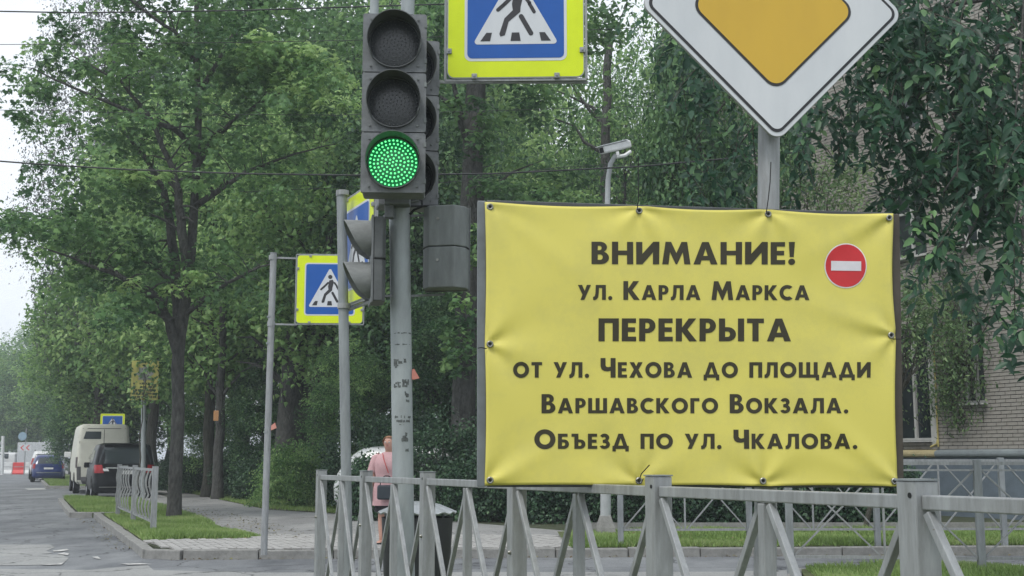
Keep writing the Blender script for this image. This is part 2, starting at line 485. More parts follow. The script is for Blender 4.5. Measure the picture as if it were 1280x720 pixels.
# road patches and worn markings
def blob(cx, cy, rx, ry, n=26, jag=.25, seed=0):
    rr = random.Random(seed)
    return [(cx + rx * math.cos(2 * math.pi * k / n) * (1 - jag * rr.random()), cy + ry * math.sin(2 * math.pi * k / n) * (1 - jag * rr.random())) for k in range(n)]
def gpoly(pp, z=0): return [tuple(G(x, y, z))[:2] for x, y in pp]
sheet('asphalt_patch', gpoly([(-60, 681), (20, 681), (62, 681), (69, 684), (58, 689), (66, 692), (50, 693), (78, 694), (86, 698), (82, 702), (76, 706), (30, 707), (-60, 707)]), .005, M_asph3)
sheet('asphalt_patch', gpoly([(-60, 711), (60, 712), (110, 713), (150, 709), (185, 707), (192, 713), (330, 716), (900, 715), (1300, 704), (1300, 700), (1290, 735), (-60, 735)]), .004, M_asph3)
M_mark = mat('worn_road_paint', (.42, .42, .41), .8, 0, .5, 12)
for k, pp in enumerate(([(66, 689), (84, 687), (86, 688.5), (76, 690), (67, 690.3)], [(70, 693.6), (80, 691.5), (86, 692.5), (85, 695), (78, 694)],
           [(48, 706.5), (70, 705.8), (80, 704), (77, 706.6), (60, 707.3)], [(115, 697), (122, 696.4), (126, 699.5), (120, 699)],
           [(30, 611), (55, 610.5), (58, 612), (36, 612.6)], [(90, 606), (118, 605.6), (116, 607), (92, 607.2)], [(150, 705.5), (175, 705), (190, 706.2), (160, 707)])):
    sheet('road_marking', gpoly(pp), .011, M_mark)

# ------------------------------------------------------------------ foliage makers
def leaf_shape(kind):
    if kind == 'maple':
        o = [(0, -.42), (.22, -.36), (.62, -.30), (.42, -.02), (.72, .30), (.30, .26), (0, .78), (-.30, .26), (-.72, .30), (-.42, -.02), (-.62, -.30), (-.22, -.36)]
        z = [-.10 if i % 2 == 0 else .02 for i in range(len(o))]
        pts = [(0, 0, .05)] + [(x * .62, y * .62, zz) for (x, y), zz in zip(o, z)]
        n = len(o); fs = [(0, 1 + i, 1 + (i + 1) % n) for i in range(n)]
        return np.array(pts), np.array(fs)
    if kind == 'maple_low':
        o = [(0, -.45), (.6, -.25), (.40, .12), (.0, .75), (-.40, .12), (-.6, -.25)]
        pts = [(0, 0, .06)] + [(x * .65, y * .65, -.06) for x, y in o]
        n = len(o); fs = [(0, 1 + i, 1 + (i + 1) % n) for i in range(n)]
        return np.array(pts), np.array(fs)
    if kind == 'oval':
        pts = [(0, -.5, 0), (.21, -.2, .05), (.2, .15, .03), (0, .58, -.08), (-.2, .15, .03), (-.21, -.2, .05), (0, -.0, -.03)]
        fs = [(6, 0, 1), (6, 1, 2), (6, 2, 3), (6, 3, 4), (6, 4, 5), (6, 5, 0)]
        return np.array(pts), np.array(fs)
    pts = [(0, -.5, 0), (.33, 0, .08), (0, .5, 0), (-.33, 0, .08)]
    return np.array(pts), np.array([(0, 1, 2), (0, 2, 3)])
def leaves_mesh(name, C, Nn, D, S, T, kind, m):
    C = np.asarray(C, float); n = len(C)
    Nn = Nn / (np.linalg.norm(Nn, axis=1, keepdims=True) + 1e-9)
    X = np.cross(D, Nn); X /= (np.linalg.norm(X, axis=1, keepdims=True) + 1e-9)
    Y = np.cross(Nn, X)
    P, Fc = leaf_shape(kind); k = len(P)
    V = C[:, None, :] + S[:, None, None] * (P[None, :, 0:1] * X[:, None, :] + P[None, :, 1:2] * Y[:, None, :] + P[None, :, 2:3] * Nn[:, None, :])
    V = V.reshape(-1, 3).astype(np.float32)
    fc = (Fc[None] + (np.arange(n) * k)[:, None, None]).reshape(-1, 3).astype(np.int32)
    me = bpy.data.meshes.new(name)
    me.vertices.add(len(V)); me.vertices.foreach_set('co', V.ravel())
    me.loops.add(fc.size); me.loops.foreach_set('vertex_index', fc.ravel())
    me.polygons.add(len(fc)); me.polygons.foreach_set('loop_start', np.arange(0, fc.size, 3, dtype=np.int32))
    me.update(calc_edges=True)
    a = me.attributes.new('tint', 'FLOAT', 'POINT')
    a.data.foreach_set('value', np.repeat(np.clip(T, 0, 1), k).astype(np.float32))
    me.materials.append(m)
    return me
def clump_leaves(rg, centers, per, rad, flat=.35, out=None, up=.9, jit=.55, tvar=.18):
    """layered sprays of leaves round clump centres"""
    n = len(centers)
    c = np.repeat(centers, per, axis=0); N = len(c)
    r = np.repeat(rad, per) * np.sqrt(rg.random(N)); a = rg.random(N) * 2 * np.pi
    off = np.stack([r * np.cos(a), r * np.sin(a), rg.normal(0, 1, N) * np.repeat(rad, per) * flat - (r / np.repeat(rad, per)) ** 2 * np.repeat(rad, per) * .35], 1)
    tilt = rg.normal(0, .22, (n, 2))
    off[:, 2] += off[:, 0] * np.repeat(tilt[:, 0], per) + off[:, 1] * np.repeat(tilt[:, 1], per)
    P = c + off
    nn = np.tile(np.array([0, 0, up]), (N, 1)) + rg.normal(0, jit, (N, 3)) + off * .5 / (np.repeat(rad, per)[:, None])
    d = off + rg.normal(0, .5, (N, 3)); d[:, 2] -= .4
    t = np.clip(np.repeat(rg.normal(.42, .27, n), per) + rg.normal(0, tvar, N), 0, 1)
    return P, nn, d, t
def crown_centers(rg, n, Rr, shell=.55, lowcut=-1.0, lumps=7):
    out = []
    lp = rg.normal(0, 1, (lumps, 3)); lp /= np.linalg.norm(lp, axis=1, keepdims=True)
    while len(out) < n:
        d = rg.normal(0, 1, 3); d /= np.linalg.norm(d)
        if d[2] < lowcut: continue
        amp = .78 + .30 * max(0, float(np.max(lp @ d)) - .55) / .45
        r = amp * (shell + (1 - shell) * rg.random() ** .6)
        if rg.random() < .12: r *= rg.random()
        out.append(d * r * np.array(Rr))
    return np.array(out)
LM = {
 'maple': leafmat('maple_leaves', (.048, .112, .050), (.135, .265, .098), (.33, .50, .19), .42),
 'bright': leafmat('bright_leaves', (.080, .175, .062), (.20, .35, .118), (.40, .56, .23), .44),
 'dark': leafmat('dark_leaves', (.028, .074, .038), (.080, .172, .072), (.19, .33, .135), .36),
 'grey': leafmat('grey_leaves', (.08, .088, .088), (.13, .138, .136), (.22, .225, .22), .25),
 'hedge': leafmat('hedge_leaves', (.018, .048, .028), (.044, .096, .048), (.10, .18, .09), .2),
 'bush': leafmat('bush_leaves', (.08, .17, .08), (.19, .34, .155), (.32, .45, .25), .3),
 'hang': leafmat('hanging_leaves', (.012, .042, .026), (.032, .092, .050), (.18, .33, .13), .32, .42),
 'grass': leafmat('grass_blades', (.125, .20, .06), (.21, .33, .09), (.36, .43, .19), .3),
 'ivy': leafmat('creeper_leaves', (.045, .09, .04), (.10, .18, .07), (.21, .29, .13), .3)}

def limb_path(a, b, sag=.12, n=5, wob=.15, rr=random):
    a, b = Vector(a), Vector(b); L_ = (b - a).length
    out = []
    for i in range(n + 1):
        t = i / n; p = a.lerp(b, t)
        p.z += math.sin(t * math.pi) * L_ * sag
        if 0 < i < n: p += Vector((rr.uniform(-1, 1), rr.uniform(-1, 1), rr.uniform(-1, 1))) * L_ * wob * .2
        out.append(p)
    return out
def trunk_mb(h, r0, r1, bend=(0, 0), seed=0, wob=.1, n=12, flare=1.5):
    rr = random.Random(seed); mb = MB(); path = []; rad = []
    k = 16
    for i in range(k + 1):
        t = i / k
        path.append(Vector((bend[0] * t + rr.uniform(-wob, wob) * (0 < i), bend[1] * t + rr.uniform(-wob, wob) * (0 < i), h * t - .15 * (i == 0))))
        rad.append((r0 + (r1 - r0) * t) * (flare if i == 0 else (1 + (flare - 1) * .3 if i == 1 else 1)))
    mb.tube(path, rad, n)
    return mb, path

def make_template(seed, kind, matk, leaf, nclump, per, Rr, cz, lowcut=-1.0, shell=.5, crad=(.5, .95), flat=.35):
    rg = np.random.default_rng(seed)
    C = crown_centers(rg, nclump, Rr, shell, lowcut)
    rad = rg.uniform(crad[0], crad[1], nclump)
    P, nn, d, t = clump_leaves(rg, C, per, rad, flat)
    P[:, 2] += cz
    S = rg.uniform(.7, 1.2, len(P)) * leaf
    me = leaves_mesh('crown', P, nn, d, S, t, kind, LM[matk])
    # trunk with limbs toward clumps
    rr = random.Random(seed)
    h = cz + Rr[2] * .55
    mb, path = trunk_mb(h, .2, .05, (rr.uniform(-.4, .4), rr.uniform(-.4, .4)), seed, .06, 10)
    for i in range(26):
        c = Vector(C[rr.randrange(nclump)]) + Vector((0, 0, cz))
        zt = max(1.5, min(h * .92, c.z - .25 * math.hypot(c.x, c.y)))
        k = min(15, int(zt / h * 16)); st = path[k]
        rb = .2 + (.05 - .2) * k / 16
        pl = limb_path(st, c, .05, 5, .3, rr)
        mb.tube(pl, [rb * .5 * (1 - j / 5.6) for j in range(6)], 6, cap=False)
        for q in range(2):
            c2 = c + Vector((rr.uniform(-1, 1), rr.uniform(-1, 1), rr.uniform(-.4, .8)))
            mb.tube(limb_path(pl[3], c2, .0, 3, .4, rr), [rb * .2, rb * .15, rb * .1, .006], 5, cap=False)
    tm = mb.mesh('trunk', M_bark if seed % 2 else M_bark2)
    tm.shade_smooth()
    return me, tm
def place_tree(name, tpl, loc, sc, rz, label, group=None, cat='tree'):
    r = root_at(name, loc, label, cat, group, rz)
    r.scale = sc if hasattr(sc, '__len__') else (sc, sc, sc)
    link('crown', tpl[0], r); link('trunk', tpl[1], r)
    return r

# templates are about 12 m tall, crown 3.6 m radius
T_broad = make_template(11, 'maple_low', 'maple', .20, 330, 62, (3.7, 3.7, 4.6), 7.0)
T_broad2 = make_template(12, 'maple_low', 'bright', .20, 300, 62, (3.6, 3.6, 4.3), 6.6)
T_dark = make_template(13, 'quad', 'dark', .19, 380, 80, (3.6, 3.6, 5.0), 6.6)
T_dark2 = make_template(14, 'quad', 'maple', .17, 360, 84, (3.4, 3.4, 5.0), 6.4, shell=.3)
T_airy = make_template(15, 'quad', 'maple', .16, 240, 62, (3.4, 3.4, 5.0), 7.6, lowcut=-.6)
T_grey = make_template(16, 'quad', 'grey', .085, 330, 120, (3.6, 3.6, 4.6), 7.2, crad=(.4, .7), flat=.6)

def tree_at(px, Y, top, tpl, tname, lab, rz=None, width=1.0, group='trees in the wood behind the signals'):
    """top: pixel row of the crown's top; template is 11.6 m tall"""
    b = W(px, 572, Y); zt = W(px, top, Y).z
    s = (zt - PZ) / 11.6
    place_tree(tname, tpl, (b.x, Y, PZ - .05), (s * width, s * width, s), rz if rz is not None else random.uniform(0, 6.28), lab, group)
wood = [
 # px, Y, top, tpl, width
 (-45, 140, 455, T_broad, 1.3, 'distant tree at the left edge of the photo beyond the road works'),
 (8, 146, 440, T_dark, 1.3, 'distant dark tree above the red and white barrier'),
 (52, 134, 424, T_broad2, 1.2, 'distant pale green tree behind the white site vehicle'),
 (92, 92, 400, T_broad, 1.2, 'distant tree rising over the blue hatchback'),
 (-20, 133, 420, T_broad2, 1.3, 'distant light tree beyond the pale short post'),
 (30, 137, 405, T_broad, 1.2, 'distant tree directly behind the arrow board'),
 (72, 128, 395, T_dark2, 1.3, 'distant tree behind the pale estate car'),
 (24, 130, 478, T_dark2, 1.3, 'low dark tree beside the road far off, above the barrier'),
 (118, 57, 296, T_broad2, 1.0, 'pale green tree with domed top behind the beige van'),
 (100, 66, 470, T_dark, 1.2, 'dark low tree between the blue hatchback and the van'),
 (165, 62, 250, T_broad, 1.0, 'mid green tree just right of the domed pale tree'),
 (150, 60, 380, T_dark, 1.1, 'dark leafy tree rising behind the beige van'),
 (862, 27, 10, T_airy, .36, 'leafy tree in front of the house, left of the diamond sign'),
 (900, 25, -60, T_dark, .5, 'dark narrow tree in front of the house, behind the diamond sign'),
 (190, 47, 60, T_broad2, .75, 'tall tree behind the leaning main trunk'),
 (262, 39, 60, T_broad2, .8, 'bright tree right behind the main maple'),
 (335, 43, -60, T_broad, .8, 'tall maple above the short pole with the crossing sign'),
 (395, 35, 40, T_broad2, .8, 'light green tree above the round bush'),
 (455, 41, -80, T_broad, .75, 'tall tree behind the traffic light'),
 (520, 34, 60, T_dark, .8, 'dark tree just right of the traffic light pole'),
 (560, 46, -100, T_broad2, .7, 'tall bright tree between the signal and the banner'),
 (650, 37, 170, T_broad2, .9, 'bright tree over the top left corner of the banner'),
 (690, 52, 60, T_airy, .55, 'loose tree with sky showing through beside the yellow crossing sign'),
 (775, 40, 90, T_airy, .6, 'loose tree behind the surveillance camera'),
 (830, 45, 60, T_airy, .5, 'dark tree left of the yellow diamond sign'),
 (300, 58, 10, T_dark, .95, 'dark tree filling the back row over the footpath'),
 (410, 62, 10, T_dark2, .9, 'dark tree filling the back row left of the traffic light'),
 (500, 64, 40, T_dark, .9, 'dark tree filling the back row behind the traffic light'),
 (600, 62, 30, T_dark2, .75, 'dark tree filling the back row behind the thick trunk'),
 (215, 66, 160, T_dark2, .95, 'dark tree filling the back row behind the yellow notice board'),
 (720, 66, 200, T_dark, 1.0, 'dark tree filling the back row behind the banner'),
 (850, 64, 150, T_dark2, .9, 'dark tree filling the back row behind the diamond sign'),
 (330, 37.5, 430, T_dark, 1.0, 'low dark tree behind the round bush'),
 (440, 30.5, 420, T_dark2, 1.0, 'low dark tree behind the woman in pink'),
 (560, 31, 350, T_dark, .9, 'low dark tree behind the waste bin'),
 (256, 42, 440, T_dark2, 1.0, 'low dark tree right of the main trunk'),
]
for i, (px, Y, top, tpl, wd, lab) in enumerate(wood):
    nm = 'maple_tree' if tpl in (T_broad, T_broad2) else 'leafy_tree'
    tree_at(px, Y, top, tpl, nm, lab, rz=i * 1.37, width=wd)
tree_at(122, 56, -50, T_grey, 'birch_tree', 'grey leaved tall tree against the sky at top left', rz=.6, width=.55, group=None)

# main maple, with its own crown
def main_maple():
    base = G(217, 648, PZ); Y = base.y
    root = root_at('maple_tree', tuple(base), 'big dark trunked maple standing on the grass verge left of the footpath', 'tree')
    path_px = [(217, 652, .235), (218, 630, .205), (219, 600, .195), (221, 560, .19), (223, 510, .185), (222, 460, .18), (224, 425, .18), (229, 395, .165), (236, 350, .15), (240, 300, .14), (243, 250, .125), (246, 200, .12), (248, 150, .105), (247, 100, .09), (246, 40, .08), (245, -40, .06), (243, -120, .04)]
    mb = MB(); pts = [W(x, y, Y) for x, y, r in path_px]
    pts[0].z = PZ - .15
    # rounded extra samples for bark relief
    P2, R2 = [], []
    for i in range(len(pts) - 1):
        for q in range(4):
            t = q / 4; P2.append(pts[i].lerp(pts[i + 1], t)); R2.append(.7 * (path_px[i][2] * (1 - t) + path_px[i + 1][2] * t) * random.uniform(.96, 1.05))
    mb.tube(P2, R2, 16); wpart('trunk', mb, M_bark, root, smooth=True)
    limbs = [  # px paths with depth offset
        [(222, 440, 0, .12), (210, 400, -.3, .105), (196, 372, -.5, .085), (160, 350, -.9, .06), (110, 330, -1.3, .035), (60, 312, -1.6, .015)],
        [(224, 430, 0, .13), (222, 380, .3, .115), (216, 300, .6, .10), (205, 240, .8, .08), (185, 200, 1.0, .05), (150, 160, 1.2, .03)],
        [(236, 350, 0, .11), (228, 290, -.3, .10), (222, 240, -.5, .085), (212, 200, -.7, .06), (190, 150, -1.0, .045), (150, 100, -1.2, .03), (90, 70, -1.5, .015)],
        [(244, 210, 0, .09), (262, 180, .2, .06), (290, 150, .4, .045), (340, 120, .6, .03), (400, 90, .8, .012)],
        [(243, 190, 0, .08), (225, 165, -.4, .06), (190, 150, -.9, .045), (120, 120, -1.3, .03), (40, 85, -1.7, .012)],
        [(241, 260, 0, .08), (270, 240, -.3, .06), (310, 215, -.6, .04), (370, 190, -.9, .02), (420, 180, -1.1, .01)],
        [(229, 395, 0, .07), (260, 370, -.4, .05), (300, 345, -.7, .035), (340, 330, -1, .015)],
        [(247, 120, 0, .07), (270, 80, .2, .05), (300, 30, .5, .03), (340, -30, .6, .02)],
        [(246, 80, 0, .06), (220, 40, -.3, .04), (170, 5, -.6, .03), (110, -30, -.9, .02)],
        [(232, 370, 0, .07), (190, 330, .5, .05), (120, 290, 1.0, .035), (50, 270, 1.4, .02), (0, 262, 1.6, .01)]]
    for lp in limbs:
        mb = MB(); pp = [W(x, y, Y + dy) for x, y, dy, r in lp]; rs = [q[3] for q in lp]
        P2, R2 = [], []
        for i in range(len(pp) - 1):
            for q in range(3):
                t = q / 3; P2.append(pp[i].lerp(pp[i + 1], t) + Vector((random.uniform(-1, 1), random.uniform(-1, 1), random.uniform(-1, 1))) * .03 * (i > 0)); R2.append(rs[i] * (1 - t) + rs[i + 1] * t)
        P2.append(pp[-1]); R2.append(rs[-1])
        mb.tube(P2, R2, 8)
        # twigs
        for k in range(3, len(P2)):
            for q in range(2):
                e = P2[k] + Vector((random.uniform(-1, 1), random.uniform(-1, 1), random.uniform(-.3, .7))) * .7
                mb.tube([P2[k], P2[k].lerp(e, .5) + Vector((0, 0, .06)), e], [R2[k] * .4, R2[k] * .25, .004], 5, cap=False)
        wpart('limb', mb, M_bark, root, smooth=True)
    rg = np.random.default_rng(5)
    # clump centres, by where the boughs carry leaves: x, y, spread x, spread y, count, clump radius
    zones = [(250, 60, 130, 55, 80), (330, 110, 75, 60, 34), (150, 110, 75, 60, 36), (60, 70, 40, 30, 8), (250, 180, 100, 45, 26), (115, 160, 50, 50, 14),
             (150, 240, 60, 28, 20), (60, 278, 55, 13, 26), (130, 300, 55, 26, 26), (200, 335, 70, 30, 18), (285, 350, 45, 32, 12), (170, 380, 45, 26, 10), (95, 350, 35, 24, 8),
             (345, 230, 50, 40, 10), (215, 225, 45, 14, 6), (300, 20, 120, 40, 30), (70, 215, 25, 25, 4), (250, -60, 150, 50, 60), (15, 270, 22, 12, 6), (48, 130, 30, 40, 8)]
    C = []; rad = []
    for x, y, sx, sy, n in zones:
        for _ in range(n):
            dy = rg.normal(0, 1.3)
            C.append(W(x + rg.normal(0, sx * .6), y + rg.normal(0, sy * .6), Y + dy)); rad.append(rg.uniform(.26, .55))
    C = np.array(C); rad = np.array(rad)
    P, nn, d, t = clump_leaves(rg, C, 46, rad, .28, up=1.0, jit=.5)
    S = rg.uniform(.65, 1.2, len(P)) * .165
    me = leaves_mesh('crown', P - np.array(base), nn, d, S, t * .75, 'maple', LM['maple'])
    link('crown', me, root)
    # a few sprays in the brighter leaf colour
    zz = [(185, 212, 30, 7, 9), (375, 90, 45, 28, 22), (330, 70, 30, 14, 8), (230, 355, 40, 12, 5), (345, 55, 30, 12, 6)]
    C = []; rad = []
    for x, y, sx, sy, n in zz:
        for _ in range(n):
            C.append(W(x + rg.normal(0, sx * .7), y + rg.normal(0, sy * .7), Y - 1.2 + rg.normal(0, .5))); rad.append(rg.uniform(.22, .4))
    P, nn, d, t = clump_leaves(rg, np.array(C), 34, np.array(rad), .2, up=1.2, jit=.4)
    S = rg.uniform(.7, 1.2, len(P)) * .175
    link('bright_sprays', leaves_mesh('bright_sprays', P - np.array(base), nn, d, S, t + .1, 'maple', LM['bright']), root)
main_maple()

# thick trunk behind the banner's left edge
def thick_tree():
    Y = 27.0; base = W(580, 640, Y); base.z = PZ
    root = root_at('maple_tree', tuple(base), 'thick dark trunk rising behind the left edge of the yellow banner', 'tree')
    pp = [(578, 655, .30), (578, 560, .27), (580, 480, .255), (583, 400, .25), (587, 300, .245), (591, 200, .235), (594, 130, .225), (597, 60, .2), (600, -20, .16), (604, -120, .1)]
    P2, R2 = [], []
    pts = [W(x, y, Y) for x, y, r in pp]; pts[0].z = PZ - .1
    for i in range(len(pts) - 1):
        for q in range(4):
            t = q / 4; P2.append(pts[i].lerp(pts[i + 1], t)); R2.append((pp[i][2] * (1 - t) + pp[i + 1][2] * t) * random.uniform(.95, 1.06))
    mb = MB(); mb.tube(P2, R2, 16); wpart('trunk', mb, M_bark, root, smooth=True)
    for lp in ([(590, 190, 0, .1), (575, 150, -.3, .08), (560, 128, -.5, .06), (530, 110, -.8, .04), (500, 100, -1, .02)], [(596, 110, 0, .1), (620, 70, .3, .08), (650, 20, .5, .05), (690, -30, .6, .03)],
               [(586, 270, 0, .06), (610, 240, .2, .04), (640, 215, .3, .025), (680, 200, .4, .01)], [(592, 170, 0, .07), (575, 140, .3, .06), (566, 100, .5, .05), (560, 50, .7, .03)]):
        mb = MB(); mb.tube([W(x, y, Y + d) for x, y, d, r in lp], [q[3] for q in lp], 8); wpart('limb', mb, M_bark, root, smooth=True)
    rg = np.random.default_rng(9)
    zones = [(600, -10, 90, 40, 60), (520, 60, 40, 50, 26), (690, 70, 50, 60, 30), (640, 150, 50, 30, 10), (545, 130, 20, 30, 5), (720, 230, 30, 30, 10), (610, 232, 30, 14, 4), (592, 300, 14, 30, 7), (575, 420, 18, 40, 9), (600, 160, 16, 26, 5), (560, 350, 20, 30, 6), (740, 20, 40, 40, 20), (665, 230, 35, 22, 8)]
    C = []; rad = []
    for x, y, sx, sy, n in zones:
        for _ in range(n): C.append(W(x + rg.normal(0, sx * .6), y + rg.normal(0, sy * .6), Y + (rg.normal(.6, 1.2) if y < 260 and n > 6 else -rg.uniform(.5, 1.2)))); rad.append(rg.uniform(.3, .65) if n > 9 else rg.uniform(.2, .4))
    P, nn, d, t = clump_leaves(rg, np.array(C), 50, np.array(rad), .3)
    link('crown', leaves_mesh('crown', P - np.array(base), nn, d, rg.uniform(.7, 1.2, len(P)) * .17, t * .8, 'maple_low', LM['maple']), root)
thick_tree()

# bare trunks in the wood
for px, Y, w, top, lean, lab in ((272, 37, .16, 300, 0, 'slim dark trunk carrying a small orange notice beside the footpath'), (356, 36, .42, 380, .2, 'very thick dark trunk in shade behind the round bush'), (385, 37, .3, 380, -.3, 'thick dark trunk beside the round bush, right of a thicker one'),
                             (470, 33, .17, 300, -1.4, 'leaning dark trunk between the two signal poles'), (534, 36, .2, 300, 0, 'straight dark trunk just right of the traffic light pole'), (748, 34, .2, 60, .4, 'dark trunk behind the surveillance camera'), (838, 37, .2, 40, .5, 'dark trunk at the left of the yellow diamond sign')):
    b = W(px, 600, Y); b.z = PZ; h = W(px, top, Y).z
    root = root_at('tree', tuple(b), lab, 'tree')
    mb, path = trunk_mb(h, w, w * .55, (lean, 0), int(px), .03, 12, 1.3)
    rr = random.Random(int(px))
    for i in range(9):
        k = rr.randrange(6, 15); e = path[k] + Vector((rr.uniform(-2, 2), rr.uniform(-1, 1), rr.uniform(.5, 1.6)))
        mb.tube(limb_path(path[k], e, .06, 4, .3, rr), [w * .35, w * .25, w * .17, w * .1, .008], 6, cap=False)
    o = part('trunk', mb, M_bark, root, smooth=True)
    rg = np.random.default_rng(int(px) + 1)
    C = np.array([path[rr.randrange(12, 16)] + Vector((rr.uniform(-2, 2), rr.uniform(-1, 1), rr.uniform(0, 1.5))) for _ in range(16)])
    P, nn, d, t = clump_leaves(rg, C, 40, rg.uniform(.4, .8, 16), .35)
    link('crown', leaves_mesh('crown', P, nn, d, rg.uniform(.7, 1.2, len(P)) * .17, t, 'maple_low', LM['maple']), root)

# near tree at the right, boughs hanging into the picture
def hanging_tree():
    root = root_at('elm_tree', (7.6, 13.0, .12), 'near tree with drooping dark green boughs hanging over the banner at top right', 'tree')
    rg = np.random.default_rng(21); rr = random.Random(21)
    mb, path = trunk_mb(9.5, .24, .08, (-1.2, -.4), 3, .05, 14)
    mb.v = [(x + 7.6, y + 13.0, z + .12) for x, y, z in mb.v]; path = [p + Vector((7.6, 13, .12)) for p in path]
    wpart('trunk', mb, M_bark2, root, smooth=True)
    blobs = [  # px, py, sx, sy, Y, count
        (1180, 60, 80, 60, 11.5, 170), (1100, 110, 40, 60, 11.8, 62), (1240, 140, 50, 70, 11, 115), (1170, 190, 55, 40, 11.5, 85), (1120, 230, 30, 30, 12, 20), (1010, 165, 22, 30, 12.4, 16), (1050, 140, 30, 40, 12, 24),
        (885, 90, 28, 55, 12.6, 40), (930, 170, 20, 30, 12.6, 16), (860, 30, 35, 40, 13, 26), (915, 220, 18, 20, 12.8, 8), (870, 200, 22, 18, 12.8, 10), (1120, 20, 60, 40, 11.5, 60),
        (1180, 290, 12, 45, 10.5, 16), (1200, 360, 8, 26, 10.4, 5), (1268, 330, 12, 45, 10, 20), (1275, 410, 10, 24, 10, 7), (1270, 200, 24, 50, 10.6, 40), (1235, 245, 30, 18, 10.8, 16), (1150, 262, 16, 18, 11, 8),
        (1000, 60, 90, 60, 13.2, 60), (1250, -30, 60, 40, 11.5, 50), (1050, -40, 80, 40, 12, 50)]
    A, NN, D, S, T = [], [], [], [], []
    twig = MB(); limbs_to = []
    for px, py, sx, sy, Y, n in blobs:
        limbs_to.append(W(px, py - sy * .8, Y))
        for _ in range(n):
            p = W(px + rg.normal(0, sx * .62), py + rg.normal(0, sy * .62), Y + rg.normal(0, .55))
            L_ = rg.uniform(.28, .6); dr = Vector((rg.normal(0, .45), rg.normal(0, .45), -rg.uniform(.35, 1))).normalized()
            if rg.random() < .03: pass
            if rg.random() < .3: twig.tube([p, p + dr * L_ * .5, p + dr * L_ + Vector((0, 0, -.05))], [.006, .005, .003], 4, cap=False)
            ct = np.clip(rg.normal(.34, .2), 0, 1)
            m = int(L_ / .05)
            for i in range(m):
                q = p + dr * (L_ * i / m) + Vector((0, 0, -.1 * (i / m) ** 2))
                side = 1 if i % 2 else -1
                sd = Vector((-dr.y, dr.x, 0)); sd = (sd if sd.length > .1 else Vector((1, 0, 0))).normalized() * side
                ld = (dr * .8 + sd * rg.uniform(.4, 1.0) + Vector((0, 0, -.5))).normalized()
                sz = rg.uniform(.085, .15)
                A.append(q + ld * sz * .5); D.append(ld); S.append(sz)
                NN.append(Vector((rg.normal(0, .6), -.5 + rg.normal(0, .5), .7 + rg.normal(0, .4)))); T.append(ct + rg.normal(0, .1))
    A = np.array(A) - np.array((7.6, 13, .12))
    link('crown', leaves_mesh('crown', A, np.array(NN), np.array(D), np.array(S), np.array(T), 'oval', LM['hang']), root)
    # seven boughs
    for i, e in enumerate(limbs_to):
        k = rr.randrange(8, 15); st = path[k]
        e2 = e + Vector((0, 0, .1)); mb = MB()
        mb.tube(limb_path(st, e2, .22, 7, .12, rr), [.06, .052, .044, .036, .028, .02, .014, .007], 7, cap=False)
        wpart('bough', mb, M_bark, root, smooth=True)
    wpart('twigs', twig, M_bark2, root)['kind'] = 'stuff'
hanging_tree()

# bushes and hedge
def bush(loc, rx, ry, rz_, n, per, leaf, matk, label, seed, kind='quad', name='bush', cat='bush', group=None, crad=(.16, .34)):
    rg = np.random.default_rng(seed); root = root_at(name, loc, label, cat, group)
    C = crown_centers(rg, n, (rx, ry, rz_), .55, -.35, 9); C[:, 2] += rz_ * .42
    C[:, 2] = np.abs(C[:, 2])
    P, nn, d, t = clump_leaves(rg, C, per, rg.uniform(crad[0], crad[1], n), .5, up=.7, jit=.7)
    P[:, 2] = np.abs(P[:, 2])
    link('crown', leaves_mesh('crown', P, nn, d, rg.uniform(.7, 1.25, len(P)) * leaf, t, kind, LM[matk]), root)
    mb = MB(); rr = random.Random(seed)
    for i in range(12):
        c = Vector(C[rr.randrange(n)]); mb.tube(limb_path((rr.uniform(-.15, .15), rr.uniform(-.15, .15), 0), c, .1, 4, .3, rr), [.03, .022, .016, .01, .004], 5, cap=False)
    part('stem', mb, M_bark2, root)
    return root
b = W(368, 600, 30.5)
bush((b.x, 31.3, PZ), 1.15, .9, 1.1, 230, 60, .08, 'bright', 'round light green bush at the edge of the grass right of the footpath', 31, 'oval')
hedges = [(228, 47, 1.3, 1.0), (266, 43, 1.4, 1.1), (302, 39, 1.1, 1.1), (334, 36.5, 1.0, .9), (458, 25.0, .42, .8), (470, 29, 1.4, 1.6), (515, 27.5, 1.3, 1.6), (560, 25.5, 1.2, 1.5), (620, 24.5, 1.3, 1.1), (680, 24, 1.3, 1.1), (740, 24, 1.3, 1.05), (800, 23.5, 1.2, 1.05), (860, 23.2, 1.2, 1.05), (920, 23, 1.2, 1.0), (980, 22.8, 1.2, 1.0), (1040, 22.6, 1.1, .95), (1092, 22.4, .8, .9)]
hl = ['behind the short railing left of the main trunk', 'under the orange notice by the footpath', 'right of the orange notice by the footpath', 'left of the round light green bush', 'in front of the rear half of the parked white car', 'directly behind the woman in pink', 'behind the traffic light pole', 'behind the waste bin', 'under the left corner of the banner',
      'left of the white camera mast', 'right behind the white camera mast', 'behind the first post of the far railing', 'right of the far railing first post', 'under the middle of the banner', 'left of the diamond sign post', 'right of the diamond sign post', 'beside the grey plinth of the house']
for i, (px, Y, r, h) in enumerate(hedges):
    b = W(px, 600, Y)
    bush((b.x, Y, PZ), r, .8, h, 180, 60, .078, 'hedge', 'dark green shrub ' + hl[i], 50 + i, 'quad', 'shrub', 'shrub', 'dark shrubs of the hedge')

